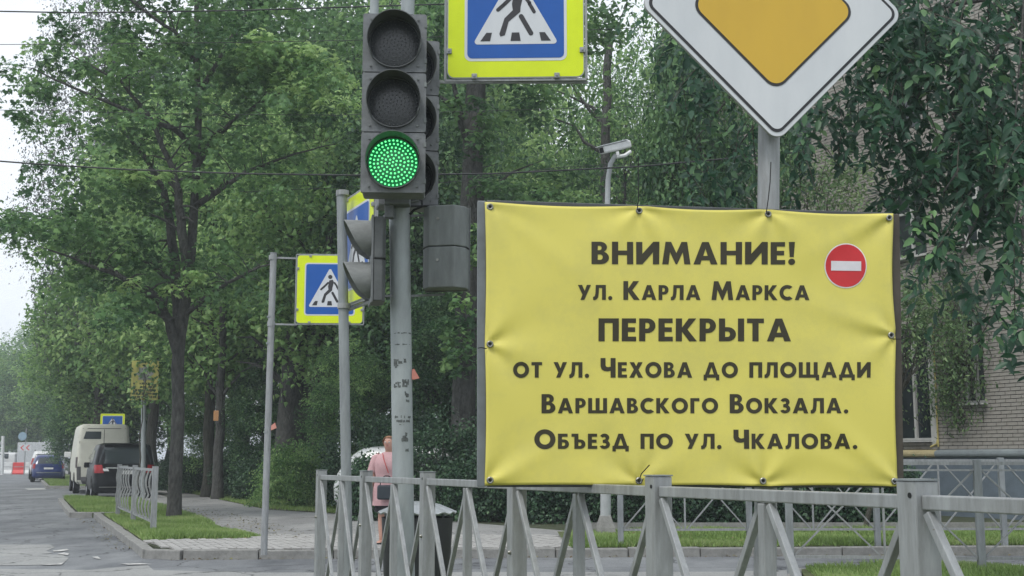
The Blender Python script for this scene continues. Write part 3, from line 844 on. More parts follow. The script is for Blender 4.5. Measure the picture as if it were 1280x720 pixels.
# grass blades
def grass(name, poly, n, h, seed, z=PZ, label='short bright grass', parent=None):
    rg = np.random.default_rng(seed); xs = [p[0] for p in poly]; ys = [p[1] for p in poly]
    P = []
    while len(P) < n:
        q = rg.uniform((min(xs), min(ys)), (max(xs), max(ys)), (4000, 2))
        for x, y in q:
            g_n = math.sin(x * 2.3 + 1.1 * math.sin(y * 1.9)) * math.cos(y * 2.7 + x * .9) + .5 * math.sin(x * 7.1 + y * 5.3)
            if inside(x, y, poly) and (g_n > -.35 or rg.random() < .3): P.append((x, y))
            if len(P) >= n: break
    P = np.array(P); hh = h * rg.uniform(.5, 1.3, n) * (1 + .35 * np.sin(P[:, 0] * 2.1 + P[:, 1] * 1.3)); a = rg.random(n) * 6.28
    lean = rg.normal(0, .45, (n, 2)) * hh[:, None]; wd = rg.uniform(.004, .011, n) * 1.3
    dx, dy = np.cos(a) * wd, np.sin(a) * wd; z0 = np.full(n, z)
    b0 = np.stack([P[:, 0] - dx, P[:, 1] - dy, z0], 1); b1 = np.stack([P[:, 0] + dx, P[:, 1] + dy, z0], 1)
    tp = np.stack([P[:, 0] + lean[:, 0], P[:, 1] + lean[:, 1], z0 + hh], 1)
    V = np.stack([b0, b1, tp], 1).reshape(-1, 3).astype(np.float32)
    me = bpy.data.meshes.new(name); me.vertices.add(len(V)); me.vertices.foreach_set('co', V.ravel())
    me.loops.add(n * 3); me.loops.foreach_set('vertex_index', np.arange(n * 3, dtype=np.int32))
    me.polygons.add(n); me.polygons.foreach_set('loop_start', np.arange(0, n * 3, 3, dtype=np.int32)); me.update(calc_edges=True)
    t = np.clip(.5 + .25 * np.sin(P[:, 0] * 1.7) * np.cos(P[:, 1] * 2.3) + rg.normal(0, .2, n), 0, 1)
    at = me.attributes.new('tint', 'FLOAT', 'POINT'); at.data.foreach_set('value', np.repeat(t, 3).astype(np.float32))
    me.materials.append(LM['grass']); o = link(name, me, parent)
    tag(o, label, 'grass', kind='stuff'); return o
gedge = [(KX(18.5, .1), 18.5), (KX(18.7, .9), 18.95), (KX(18.9, 1.4), 18.85), (KX(19.4, 2.0), 19.4), (KX(20.5, 1.95), 20.5), (KX(22, 1.75), 22), (KX(24, 1.9), 24), (KX(27, 1.8), 27), (KX(27, .1), 27)]
grass('grass', gedge, 52000, .075, 1, label='bright grass round the foot of the main maple')
grass('grass', [(KX(28, -.4), 28), (KX(28, 1.8), 28), (KX(37.3, 1.8), 37.3), (KX(37.3, -.4), 37.3)], 24000, .1, 2, label='grass patch in front of the parked black minivan')
grass('grass', [(KX(54.2, -.4), 54.2), (KX(54.2, 1.8), 54.2), (KX(80, 1.8), 80), (KX(80, -.4), 80)], 16000, .12, 8, label='far grass verge beyond the parked beige van')
grass('grass', [(KX(29.8, 4.15), 29.8), (-1.2, 24.6), (.4, 26.5), (KX(34, 7.0), 34), (KX(60, 6), 60), (KX(60, 4.15), 60)], 40000, .08, 3, label='grass strip right of the footpath under the bushes')
grass('grass', [(.8, crossY(0) + .28), (12, crossY(12) + .28), (12, 22.4), (.9, 20.8)], 90000, .075, 4, label='grass strip behind the far kerb and the far railing')
grass('grass', [(3.05, 12.3), (12, 11), (12, 13.88), (3.2, 13.74)], 56000, .085, 5, .125, label='grass of the near island at the bottom right')
def litter(poly, n, z, seed, label, size=.045):
    rg = np.random.default_rng(seed); xs = [p[0] for p in poly]; ys = [p[1] for p in poly]; P = []
    while len(P) < n:
        x, y = rg.uniform(min(xs), max(xs)), rg.uniform(min(ys), max(ys))
        if inside(x, y, poly): P.append((x, y, z + .004 + rg.random() * .01))
    nn = np.tile(np.array([0, 0, 1.]), (n, 1)) + rg.normal(0, .25, (n, 3)); d = rg.normal(0, 1, (n, 3)); d[:, 2] *= .1
    tag(link('fallen_leaves', leaves_mesh('fallen_leaves', P, nn, d, rg.uniform(.5, 1.3, n) * size, rg.random(n), 'quad', LM['litter'])), label, 'leaves', kind='stuff')
LM['litter'] = leafmat('dry_leaves', (.05, .035, .02), (.13, .10, .05), (.20, .20, .07), .05, .8)
litter([(KX(18.4, .3), 18.4), (KX(18.8, 2.6), 18.9), (KX(21, 3.0), 21), (KX(30, 2.9), 30), (KX(30, 1.6), 30), (KX(20, 1.8), 20)], 420, PZ + .012, 3, 'dry leaves on the paving along the edge of the verge')
litter([(KX(18.0, -.45), 18.0), (KX(18.0, -.05), 18.0), (KX(34, -.05), 34), (KX(34, -.5), 34)], 260, 0.004, 4, 'dry leaves in the gutter along the road kerb')
litter([(-4.5, crossY(-4.5) - .32), (-4.5, crossY(-4.5) - .08), (9, crossY(9) - .08), (9, crossY(9) - .4)], 260, .01, 5, 'dry leaves in the gutter along the cross street kerb')
litter([(.8, crossY(0) + .3), (10, crossY(10) + .3), (10, 20.5), (.9, 20.5)], 400, PZ + .05, 6, 'dry leaves lying in the far grass strip')
# low kerb line behind the far grass
kb = MB(); kb.bar((.9, 20.95, .19), (11, 21.1, .19), .12, .08); tag(part('edging_wall', kb, M_kerb), 'low concrete edging between the far grass strip and the dark shrubs', 'edging')

# ------------------------------------------------------------------ brick house at the right
def house():
    O = Vector((9.45, 26.0, 0)); e = Vector((1, -2, 0)).normalized(); nrm = Vector((-2, -1, 0)).normalized()
    def fp(s, z, d=0.0): return O + e * s + nrm * d + Vector((0, 0, z))      # s towards the viewer, d outwards
    s0, s1, H = -11.0, 3.0, 14.2
    zl = 1.50          # top of plinth
    root = root_at('brick_house', tuple(fp(0, PZ)), 'pale brick apartment house with grey plinth half hidden by boughs at the right', 'house')
    M_brick = mat('pale_brick', (.245, .23, .205), .85, 0, .3, 1.6, .4, 60, col2=(.375, .355, .32))
    M_mort = mat('dark_mortar', (.04, .038, .036), .95, 0, .3, 14)
    M_plin = mat('plinth_grey_blue', (.13, .165, .20), .85, 0, .14, 3, .3, 50)
    M_ledge = mat('ledge_metal', (.25, .285, .30), .5, .3, .15, 4)
    M_yel = mat('yellowed_ledge', (.46, .39, .22), .6, 0, .15, 6)
    M_wf = mat('white_window_frame', (.5, .5, .48), .6, 0, .12, 8)
    wins = [(-1.95, -.86, 1.70, 4.15), (.08, .66, 2.45, 4.25), (-1.75, -.75, 5.75, 7.3), (.25, 1.0, 5.75, 7.3), (-5.6, -4.4, 2.45, 4.2), (-5.6, -4.4, 5.75, 7.3), (-8.9, -7.8, 2.45, 4.2), (-8.9, -7.8, 5.75, 7.3)]
    for zb in (8.7, 11.6):
        for a, b_ in ((-1.75, -.75), (.25, 1.0), (-5.6, -4.4), (-8.9, -7.8)): wins.append((a, b_, zb, zb + 1.5))
    def blocked(a, b_, z0, z1):
        return any(a < w[1] and b_ > w[0] and z0 < w[3] and z1 > w[2] for w in wins)
    # mortar wall with openings
    ss = sorted({s0, s1} | {w[0] for w in wins} | {w[1] for w in wins}); zs = sorted({zl, H} | {w[2] for w in wins} | {w[3] for w in wins})
    mb = MB()
    for a, b_ in zip(ss[:-1], ss[1:]):
        for z0, z1 in zip(zs[:-1], zs[1:]):
            if not blocked(a + .001, b_ - .001, z0 + .001, z1 - .001):
                mb.add([fp(a, z0), fp(b_, z0), fp(b_, z1), fp(a, z1)], [(0, 1, 2, 3)])
    for w in wins:   # reveals
        for (a, z0), (b_, z1) in (((w[0], w[2]), (w[1], w[2])), ((w[1], w[2]), (w[1], w[3])), ((w[1], w[3]), (w[0], w[3])), ((w[0], w[3]), (w[0], w[2]))):
            mb.add([fp(a, z0), fp(b_, z1), fp(b_, z1, -.14), fp(a, z0, -.14)], [(0, 1, 2, 3)])
    # side and back walls, roof
    A, B = fp(s1, 0), fp(s0, 0); C_, D_ = A - nrm * 12, B - nrm * 12
    for p, q in ((A, C_), (C_, D_), (D_, B)):
        mb.add([(p.x, p.y, PZ - .1), (q.x, q.y, PZ - .1), (q.x, q.y, H), (p.x, p.y, H)], [(0, 1, 2, 3)])
    mb.add([(p.x, p.y, H) for p in (A, B, D_, C_)], [(0, 1, 2, 3)])
    wpart('wall', mb, M_mort, root)
    # bricks
    bw, bh, jt = .25, .065, .012
    bk = MB(); bk.add(*(lambda m: (m.v, m.f))(MB().box((0, 0, 0), (bw - .003, .03, bh - .002))))
    bme = bk.mesh('brick', M_brick)
    rot = math.atan2(e.y, e.x)
    spots = []
    r_ = 0; z = zl + .01
    while z < H - .1:
        off = 0 if r_ % 2 else (bw + jt) / 2
        s = s0 + off
        while s < 1.9:
            spots.append((s, z, r_)); s += bw + jt
        z += bh + jt; r_ += 1
    cut = []
    for q in spots:
        if blocked(q[0], q[0] + bw, q[1] + .01, q[1] + bh - .01):
            for w in wins:
                if q[0] < w[1] and q[0] + bw > w[0] and q[1] + .01 < w[3] and q[1] + bh - .01 > w[2]:
                    if w[0] - q[0] > .03: cut.append((q[0], w[0], q[1]))
                    if q[0] + bw - w[1] > .03: cut.append((w[1], q[0] + bw, q[1]))
    spots = [q for q in spots if not blocked(q[0], q[0] + bw, q[1] + .01, q[1] + bh - .01)]
    near = [q for q in spots if -.62 < q[0] < 1.45 and 1.5 < q[1] < 3.9]
    near.sort(key=lambda q: (q[1] > 3.6, -q[0])); near = near[:290]; ns = set(near)
    for s, z, r_ in near:
        o = link('brick', bme, root); p = fp(s + bw / 2, z + bh / 2, .004 + random.uniform(-.003, .004))
        o.location = p - Vector(WL[root.name]); o.rotation_euler = (0, 0, rot)
    rest = MB()
    Rm = Matrix.Rotation(rot, 3, 'Z')
    for q in spots:
        if q in ns: continue
        rest.box(fp(q[0] + bw / 2, q[1] + bh / 2, .004 + random.uniform(-.003, .004)), (bw - .003, .03, bh - .002), Rm)
    for x0, x1, z in cut: rest.box(fp((x0 + x1) / 2, z + bh / 2, .004), (x1 - x0 - .004, .03, bh - .002), Rm)
    wpart('bricks_beyond', rest, M_brick, root)['kind'] = 'stuff'
    # plain top of the wall, above what is seen
    # plinth, ledge
    pm = MB(); pm.add([fp(s0, PZ - .1, .05), fp(s1, PZ - .1, .05), fp(s1, zl - .16, .05), fp(s0, zl - .16, .05), fp(s0, PZ - .1, -.2), fp(s1, PZ - .1, -.2), fp(s1, zl - .16, -.2), fp(s0, zl - .16, -.2)],
                      [(0, 1, 2, 3), (1, 5, 6, 2), (4, 0, 3, 7), (3, 2, 6, 7)])
    wpart('plinth', pm, M_plin, root)
    def ledge(a, b_, m):
        lm = MB(); prof = [(-.05, zl - .165), (.09, zl - .165), (.125, zl - .13), (.13, zl - .09), (.115, zl - .04), (.03, zl), (-.05, zl + .004)]
        vs = [fp(a, z, d) for d, z in prof] + [fp(b_, z, d) for d, z in prof]; n = len(prof)
        lm.add(vs, [(i, i + 1, i + 1 + n, i + n) for i in range(n - 1)] + [tuple(range(n)), tuple(range(n, 2 * n))[::-1]])
        wpart('ledge', lm, m, root)
    ledge(-.70, s1, M_ledge); ledge(s0, -.705, M_yel)
    vm = MB(); vm.box(fp(.38, .72, .055), (.22, .03, .30), Rm); wpart('vent_opening', vm, M_black, root)
    gp = MB(); gp.tube([fp(-.64, zl + .06, .06), fp(-.64, 4.2, .06)], .02, 8); gp.tube([fp(-.64, 1.75, .06), fp(-.66, 1.62, .08), fp(-.8, 1.56, .12)], .02, 8)
    wpart('yellow_gas_pipe', gp, mat('pipe_yellow', (.5, .42, .16), .5), root)
    # windows
    for a, b_, z0, z1 in wins:
        if z0 > 8: 
            g = MB(); g.add([fp(a, z0, -.12), fp(b_, z0, -.12), fp(b_, z1, -.12), fp(a, z1, -.12)], [(0, 1, 2, 3)]); wpart('window', g, M_glass, root); continue
        fr = MB(); t = .055
        for x0, x1, y0, y1 in ((a, a + t, z0, z1), (b_ - t, b_, z0, z1), (a + t, b_ - t, z0, z0 + t), (a + t, b_ - t, z1 - t, z1), ((a + b_) / 2 - .03, (a + b_) / 2 + .03, z0 + t, z1 - t), (a + t, (a + b_) / 2 - .03, z1 - .55, z1 - .50)):
            fr.box(fp((x0 + x1) / 2, (y0 + y1) / 2, -.10), (x1 - x0, .07, y1 - y0), Rm)
        w = wpart('window', fr, M_wf, root)
        WL[w.name] = WL[root.name]
        g = MB(); g.add([fp(a + .01, z0 + .01, -.125), fp(b_ - .01, z0 + .01, -.125), fp(b_ - .01, z1 - .01, -.125), fp(a + .01, z1 - .01, -.125)], [(0, 1, 2, 3)])
        wpart('pane', g, M_glass, w)
        sl = MB(); sl.box(fp((a + b_) / 2, z0 - .02, .045), (b_ - a + .12, .16, .03), Rm); wpart('sill', sl, M_wf, w)
        cu = MB()
        cu.add([fp(a + .03, z0 + (z1 - z0) * .55, -.2), fp(b_ - .03, z0 + (z1 - z0) * .55, -.2), fp(b_ - .03, z1, -.2), fp(a + .03, z1, -.2)], [(0, 1, 2, 3)])
    # jamb strip of white render beside the tall window
    jm = MB(); jm.box(fp(-.76, 2.9, .02), (.16, .05, 2.6), Rm); wpart('jamb', jm, M_wf, root)
    # creeper on the wall
    rg = np.random.default_rng(77); P, nn, d, t = [], [], [], []
    vine = MB(); rr = random.Random(77)
    for k in range(34):
        s = rr.choice([rr.gauss(-.35, .3), rr.gauss(-3.5, 1.6), rr.gauss(.3, .25)]); z = rr.uniform(1.8, 2.8); pth = []
        up = rr.uniform(1.2, 3.5)
        for q in range(12):
            pth.append(fp(s, z, .05 + rr.uniform(0, .12))); s += rr.uniform(-.22, .22); z += up / 12
            for _ in range(9):
                P.append(fp(s + rg.normal(0, .16), z + rg.normal(0, .14) - .1, .08 + abs(rg.normal(0, .12)))); nn.append(nrm + Vector(rg.normal(0, .6, 3))); d.append(Vector((rg.normal(0, .6), rg.normal(0, .6), -.6))); t.append(rg.normal(.5, .25))
        vine.tube(pth, .008, 5, cap=False)
    wp = fp(-.3, 1.5, .1)
    cr = root_at('creeper', tuple(wp), 'tangled climbing plant on the pale brick wall beside the windows', 'climbing plant')
    link('foliage', leaves_mesh('foliage', np.array(P) - np.array(wp), np.array(nn), np.array(d), rg.uniform(.05, .11, len(P)), np.array(t), 'oval', LM['ivy']), cr)
    wpart('stem', vine, M_bark2, cr)
house()
# shrub and small tree before the house wall, above the banner
for (px, py, Y, sx, sy, n, lab, sd) in ((1150, 395, 21, 45, 55, 55, 'thin leaved green shrub top in front of the brick wall right of the banner', 5), (1040, 225, 23, 60, 34, 60, 'light green treetop over the banner left of the hanging boughs', 6)):
    bs = W(px, 600, Y); bs.z = PZ
    rt = root_at('young_tree', tuple(bs), lab, 'tree')
    rg = np.random.default_rng(sd); C = np.array([W(px + rg.normal(0, sx * .55), py + rg.normal(0, sy * .55), Y + rg.normal(0, .5)) for _ in range(n)])
    P, nn, d, t = clump_leaves(rg, C, 34, rg.uniform(.15, .4, n), .6, jit=.8)
    link('crown', leaves_mesh('crown', P - np.array(bs), nn, d, rg.uniform(.05, .11, len(P)), t + .1, 'oval', LM['ivy']), rt)
    mb = MB(); rr = random.Random(sd); top = Vector(C.mean(axis=0)) - bs
    tp = limb_path((-1.0, 0, -.1), top, 0, 8, .05, rr); mb.tube(tp, [.05, .045, .04, .035, .03, .025, .02, .015, .008], 7)
    for c in C[::4]: mb.tube(limb_path(tp[5], Vector(c) - bs, .05, 4, .3, rr), [.02, .016, .012, .008, .003], 5, cap=False)
    part('trunk', mb, M_bark2, rt, smooth=True)

# ------------------------------------------------------------------ railings with crossed bars
def post_mb(h, w=.06, cap=True):
    mb = MB(); mb.box((0, 0, h / 2), (w, w, h)); return mb
def railing_near():
    P0 = W(402, 588, 8.2); P5 = W(1146, 601, 2.67)
    zb = .05
    a = Vector((P0.x, P0.y)); b = Vector((P5.x, P5.y)); step = (b - a) / 5
    ang = math.atan2(step.y, step.x)
    root = root_at('pedestrian_railing', (a.x, a.y, .12), 'grey steel railing with crossed bars running along the front of the photo', 'railing')
    WL0 = Vector(WL[root.name])
    Rm = Matrix.Rotation(ang, 3, 'Z'); L_ = step.length; u = step.normalized(); nrm = Vector((u.y, -u.x))
    def P(i, z, d=0): p = a + step * i + nrm * d; zz = P0.z + (P5.z - P0.z) * i / 5; return Vector((p.x, p.y, z + zz))
    PW = .062
    for i in range(7):
        c = P(i, 0); h = c.z - .12
        mb = MB(); mb.box((c.x, c.y, .12 + h / 2), (PW, PW, h), Rm)
        o = wpart('post', mb, M_zinc, root, bevel=.004)
        cap = MB(); cap.box((c.x, c.y, c.z + .0025), (PW + .004, PW + .004, .004), Rm); wpart('post_cap', cap, M_zincd, root)
        # hole and bolt
        q = P(i, -.035, 0); side = nrm if nrm.y < 0 else -nrm
        hb = MB()
        hp = Vector((c.x, c.y, c.z - .03)) + u.to_3d() * .014 + side.to_3d() * (PW / 2 + .0005)
        Mh = Matrix.Translation(hp) @ Rm.to_4x4() @ Matrix.Rotation(math.pi / 2, 4, 'X')
        hb.lathe([(0, 0), (.006, 0), (.006, .001), (0, .001)], 12, Mh); wpart('bolt_hole', hb, M_black, root)
        for zz in (-.30, -.70):
            bb = MB(); hp = Vector((c.x, c.y, c.z + zz)) + u.to_3d() * .012 + side.to_3d() * (PW / 2)
            Mh = Matrix.Translation(hp) @ Rm.to_4x4() @ Matrix.Rotation(math.pi / 2, 4, 'X')
            bb.lathe([(0, .012), (.005, .011), (.008, .006), (.009, 0), (.009, -.001)], 12, Mh); wpart('bolt', bb, M_bolt, root, smooth=True)
    zt, zl_ = -.045, -.86
    for i in range(6):
        g = PW / 2 / L_ + .002
        mb = MB(); mb.bar(P(i + g, zt), P(i + 1 - g, zt), .031, .035); wpart('top_rail', mb, M_zinc, root, bevel=.003)
        mb = MB(); mb.bar(P(i + g, zl_ - .03), P(i + 1 - g, zl_ - .03), .035, .03); wpart('bottom_rail', mb, M_zinc, root, bevel=.003)
        mb = MB(); mb.bar(P(i + .5, zt - .019), P(i + .5, zl_ - .01), .03, .035, up=u.to_3d()); wpart('upright', mb, M_zinc, root, bevel=.003)
        for s in (0, .5):
            x0, x1 = i + s + (g if s == 0 else .02) + .012, i + s + .5 - (g if s else .02) - .012
            mb = MB(); mb.bar(P(x0, zt - .022, .0115), P(x1, zl_ - .008, .0115), .020, .018, up=nrm.to_3d()); wpart('diagonal_bar', mb, M_zinc, root, bevel=.002)
            mb = MB(); mb.bar(P(x1, zt - .022, -.0115), P(x0, zl_ - .008, -.0115), .020, .018, up=nrm.to_3d()); wpart('diagonal_bar', mb, M_zinc, root, bevel=.002)
railing_near()

def railing_far(A, B, ztop, zbot, bay, zg, label, double=False, post_every=2):
    A, B = Vector(A).to_2d(), Vector(B).to_2d(); L_ = (B - A).length; n = int(round(L_ / bay)); st = (B - A) / n; u = st.normalized(); nrm = Vector((u.y, -u.x))
    root = root_at('pedestrian_railing', (A.x, A.y, zg), label, 'railing')
    def P(i, z, d=0): p = A + st * i + nrm * d; return Vector((p.x, p.y, z))
    Rm = Matrix.Rotation(math.atan2(u.y, u.x), 3, 'Z')
    for i in range(0, n + 1, post_every):
        c = P(i, 0); mb = MB(); mb.box((c.x, c.y, (zg + ztop + .04) / 2), (.075, .075, ztop + .04 - zg), Rm); wpart('post', mb, M_zincd, root, bevel=.004)
    g = .04 / bay
    for i in range(0, n, post_every):
        for z, w in ((ztop, .035), (zbot, .03)) + (((ztop - .07, .02),) if double else ()):
            mb = MB(); mb.bar(P(i + g, z), P(min(i + post_every, n) - g, z), w, .035); wpart('rail', mb, M_zinc, root)
        for k in range(1, post_every):
            if i + k <= n: 
                mb = MB(); mb.bar(P(i + k, ztop - .02), P(i + k, zbot + .017), .022, .022, up=u.to_3d()); wpart('upright', mb, M_zinc, root)
    for i in range(n):
        top = ztop - (.085 if double else .02)
        mb = MB(); mb.bar(P(i + g + .01, top, .010), P(i + 1 - g - .01, zbot + .018, .010), .026, .016, up=nrm.to_3d()); wpart('diagonal_bar', mb, M_zinc, root)
        mb = MB(); mb.bar(P(i + 1 - g - .01, top, -.010), P(i + g + .01, zbot + .018, -.010), .026, .016, up=nrm.to_3d()); wpart('diagonal_bar', mb, M_zinc, root)
a = W(775, 600, 17.35); b = W(1330, 600, 17.6)
railing_far(a, b, 1.29, .34, .95, PZ, 'far steel railing with crossed bars standing in the grass behind the far kerb')
a = W(985, 600, 13.2); b_ = W(1222, 600, 13.0); c_ = a.lerp(b_, 2)
railing_far(a, c_, 1.27, .30, 1.0, .125, 'middle steel railing with crossed bars on the grass island at the right', double=True)

# short railing of curved bars on the verge at the left
def curved_railing():
    A = Vector((KX(20.3, 1.15 + .85), 20.3)); B = Vector((KX(26.5, 1.05 + .55), 26.5))
    A = W(193, 620, 20.3).to_2d(); B = W(149, 600, 26.5).to_2d()
    L_ = (B - A).length; u = (B - A).normalized(); nrm = Vector((u.y, -u.x)); zb, zt = .30, 1.13
    root = root_at('verge_railing', (A.x, A.y, PZ), 'short pale railing of bowed upright bars on the verge left of the main trunk', 'railing')
    Rm = Matrix.Rotation(math.atan2(u.y, u.x), 3, 'Z')
    M_w = mat('pale_weathered_paint', (.25, .26, .255), .6, 0, .2, 20)
    def P(s, z, d=0): p = A + u * s + nrm * d; return Vector((p.x, p.y, z))
    for s in (0, L_ / 2, L_):
        mb = MB(); c = P(s, 0); mb.box((c.x, c.y, (PZ + 1.19) / 2), (.09 if s == 0 else .07, .09, 1.19 - PZ), Rm); wpart('post', mb, M_zinc, root)
    for z in (zb, zt):
        for s in (0, L_ / 2): mb = MB(); mb.bar(P(s + .05, z), P(s + L_ / 2 - .05, z), .04, .04); wpart('rail', mb, M_zinc, root)
    n = 13
    for k in range(n):
        s = .18 + (L_ - .36) * k / (n - 1)
        if abs(s - L_ / 2) < .08: continue
        mb = MB(); zz = np.linspace(zb + .02, zt - .02, 13); m = (zb + zt) / 2
        pts = []
        for z in zz:
            t = (z - zb) / (zt - zb); bow = .05 * abs(math.sin(2 * math.pi * t))
            pts.append(P(s, z, -bow - .02))
        vs = []
        for p in pts:
            for du in (-.028, .028):
                for dn in (-.012, .012): vs.append(p + (u * du).to_3d() + (nrm * dn).to_3d())
        fs = []
        for i in range(len(pts) - 1):
            o = i * 4; fs += [(o, o + 1, o + 5, o + 4), (o + 1, o + 3, o + 7, o + 5), (o + 3, o + 2, o + 6, o + 7), (o + 2, o, o + 4, o + 6)]
        mb.add(vs, fs); wpart('bowed_bar', mb, M_w, root)
curved_railing()

# ------------------------------------------------------------------ pedestrian crossing signs
def crossing_sign(loc, rz, w, h, label, clips=True, border=.13, tilt=0):
    root = root_at('crossing_sign', loc, label, 'road sign', rz=rz)
    root.rotation_euler[1] = tilt
    D = lambda d: (lambda x, y: (x, -d, y))
    def plate(name, pts, d, m, sub=None):
        mb = MB(); mb.poly([pts] + (sub or []), D(d)); 
        return part(name, mb, m, root)
    k = min(w, h)
    outer = rrect(w, h, .045)
    mb = MB(); mb.prism(outer[::1], lambda x, y, q: (x, -q, y), .012); part('backing_plate', mb, M_sback, root)
    plate('yellow_field', rrect(w - .012, h - .012, .04), .0135, M_sy)
    bw = w - 2 * border; bh = h - 2 * border
    plate('white_border', rrect(bw + .035, bh + .035, .04), .0150, M_sw)
    plate('blue_field', rrect(bw, bh, .03), .0165, M_sb)
    # triangle
    s = bw * .89; hh = bh * .79; y0 = -bh / 2 + .145 * bh
    tri = []
    for (cx, cy), a0 in (((s / 2 - .03, y0 + .018), -90), ((0, y0 + hh - .04), 30), ((-s / 2 + .03, y0 + .018), 150)):
        tri += arc(cx, cy, .018, .018, a0, a0 + 120, 5)
    plate('white_triangle', tri, .0180, M_sw)
    mb = MB(); q = s * 1.08; X = lambda x: x * q; Yy = lambda y: y0 + y * q
    def cap_(x0, y0_, x1, y1, wd): mb.poly([capsule(X(x0), Yy(y0_), X(x1), Yy(y1), wd * q)], D(.0195))
    mb.poly([arc(X(.005), Yy(.66), .047 * q, .047 * q, 0, 345, 15)], D(.0195))
    body = [(-.015, .585), (.06, .60), (.085, .55), (.055, .42), (.05, .36), (-.075, .25), (-.115, .10), (-.165, .085), (-.175, .115), (-.12, .29), (-.03, .38), (-.04, .45)]
    mb.poly([[(X(x), Yy(y)) for x, y in body]], D(.0195))
    cap_(-.04, .53, -.12, .45, .042); cap_(-.13, .44, -.19, .385, .042)
    cap_(.10, .53, .15, .46, .038); cap_(.15, .45, .20, .36, .038)
    cap_(.06, .31, .165, .12, .052)
    for x0, x1, x2, x3 in ((-.38, -.275, -.255, -.315), (-.055, .055, .04, -.04), (.275, .38, .315, .255)):
        mb.poly([[(X(x0), Yy(.035)), (X(x1), Yy(.035)), (X(x2), Yy(.13)), (X(x3), Yy(.13))]], D(.0195))
    part('pictogram', mb, M_sk, root)
    if clips:
        for x, y in ((-w * .3, -h / 2 + .01), (w * .3, -h / 2 + .01), (-w / 2 + .012, -h * .3), (w / 2 - .012, -h * .3), (-w * .3, h / 2 - .01), (w * .3, h / 2 - .01), (-w / 2 + .012, h * .3), (w / 2 - .012, h * .3)):
            c = MB(); c.box((x, -.012, y), (.032, .03, .032)); c.box((x, -.029, y), (.012, .006, .012)); part('clip', c, M_zinc, root, bevel=.002)
        fr = MB()
        for p, q_ in (((-w / 2 - .012, .005, -h / 2 - .01), (w / 2 + .012, .005, -h / 2 - .01)), ((-w / 2 - .012, .005, h / 2 + .01), (w / 2 + .012, .005, h / 2 + .01)), ((-w / 2 - .012, .005, -h / 2 - .005), (-w / 2 - .012, .005, h / 2 + .005)), ((w / 2 + .012, .005, -h / 2 - .005), (w / 2 + .012, .005, h / 2 + .005))):
            fr.bar(p, q_, .014, .022, up=(0, 0, 1) if p[2] == q_[2] else (1, 0, 0))
        part('edge_frame', fr, M_zinc, root)
    return root
# the top one (cut by the frame)
Ys = 7.25
pl, pr = W(556, 103, Ys), W(732, 103, Ys)
wS = (pr.x - pl.x); zbot = pl.z
crossing_sign(((pl.x + pr.x) / 2 + .003, Ys, zbot + .45 * wS / .9 + .02), R(-2), wS - .02, wS - .01, 'large yellow bordered crossing sign cut by the top edge of the photo', border=.13 * wS / .9)
# middle: on the short left pole
Y2 = 16.0
a, b = W(371, 405, Y2), W(455, 320, Y2)
crossing_sign(((a.x + b.x) / 2, Y2 - .05, (a.z + b.z) / 2), R(3), b.x - a.x, b.z - a.z, 'yellow bordered crossing sign on the short pole, partly behind the second pole', border=.12)
# oblique one
Y3 = 9.55
a = W(449, 310, Y3)
crossing_sign((a.x, Y3 - .06, a.z + .0), R(-66), .86, .86, 'yellow bordered crossing sign turned edgeways behind the hooded pedestrian signal', border=.12)
# small far one above the van
Y5 = 54
a, b = W(125, 545, Y5), W(156, 517, Y5)
crossing_sign(((a.x + b.x) / 2, Y5, (a.z + b.z) / 2), R(8), b.x - a.x, b.z - a.z, 'small far crossing sign showing above the roof of the beige van', clips=False, border=.11)

def pole(name, pb, pt, Y, r, label, m=M_pole, z0=None, cap=True, group=None, Yt=None, n=20):
    b = W(pb[0], pb[1], Y); t = W(pt[0], pt[1], Yt or Y); d = (t - b); z0 = PZ if z0 is None else z0
    bb = b - d * ((b.z - z0) / d.z); bb.z = z0
    root = root_at(name, tuple(bb), label, 'pole', group)
    mb = MB(); mb.tube([bb, bb.lerp(t, .5), t], r, n); wpart('shaft', mb, m, root, smooth=True)
    if cap:
        c = MB(); c.tube([t + Vector((0, 0, .001)), t + Vector((0, 0, .012))], r + .004, n); wpart('cap', c, M_zincd, root, smooth=True)
    return root, bb, t
r_, pb, pt = pole('sign_pole', (330, 688), (342, 317), 15.9, .043, 'leaning short galvanised pole carrying the middle crossing sign', M_zinc)
for y in (322, 405):
    mb = MB(); a = W(341 if y < 350 else 339, y, 15.9); mb.bar(a, W(371, y + 1, 15.95), .022, .02); mb.tube([a - Vector((0, 0, .03)), a + Vector((0, 0, .03))], .052, 16); wpart('sign_bracket', mb, M_zinc, r_)
mb = MB()
for y in (397, 430, 541): a = W(338, y, 15.9) if y < 420 else W(337, y, 15.9) if y < 500 else W(334, y, 15.9); mb.tube([a, a + Vector((0, 0, .02))], .046, 16)
wpart('clamp_band', mb, M_zincd, r_)
mb = MB(); a = W(336, 535, 15.85); mb.prism([(0, 0), (.07, .03), (.05, .10), (0, .06)], lambda x, y, q: a + Vector((x + .03, -q, y - .03)), .004); wpart('torn_paper', mb, mat('reddish_paper', (.55, .25, .2), .8), r_)
r_, pb, pt = pole('sign_pole', (433, 610), (427, 246), 9.55, .040, 'tall grey pole carrying the edgeways crossing sign, behind the railing', M_zincd, z0=.12)
M_ = Matrix.Rotation(R(-66), 3, 'Z')
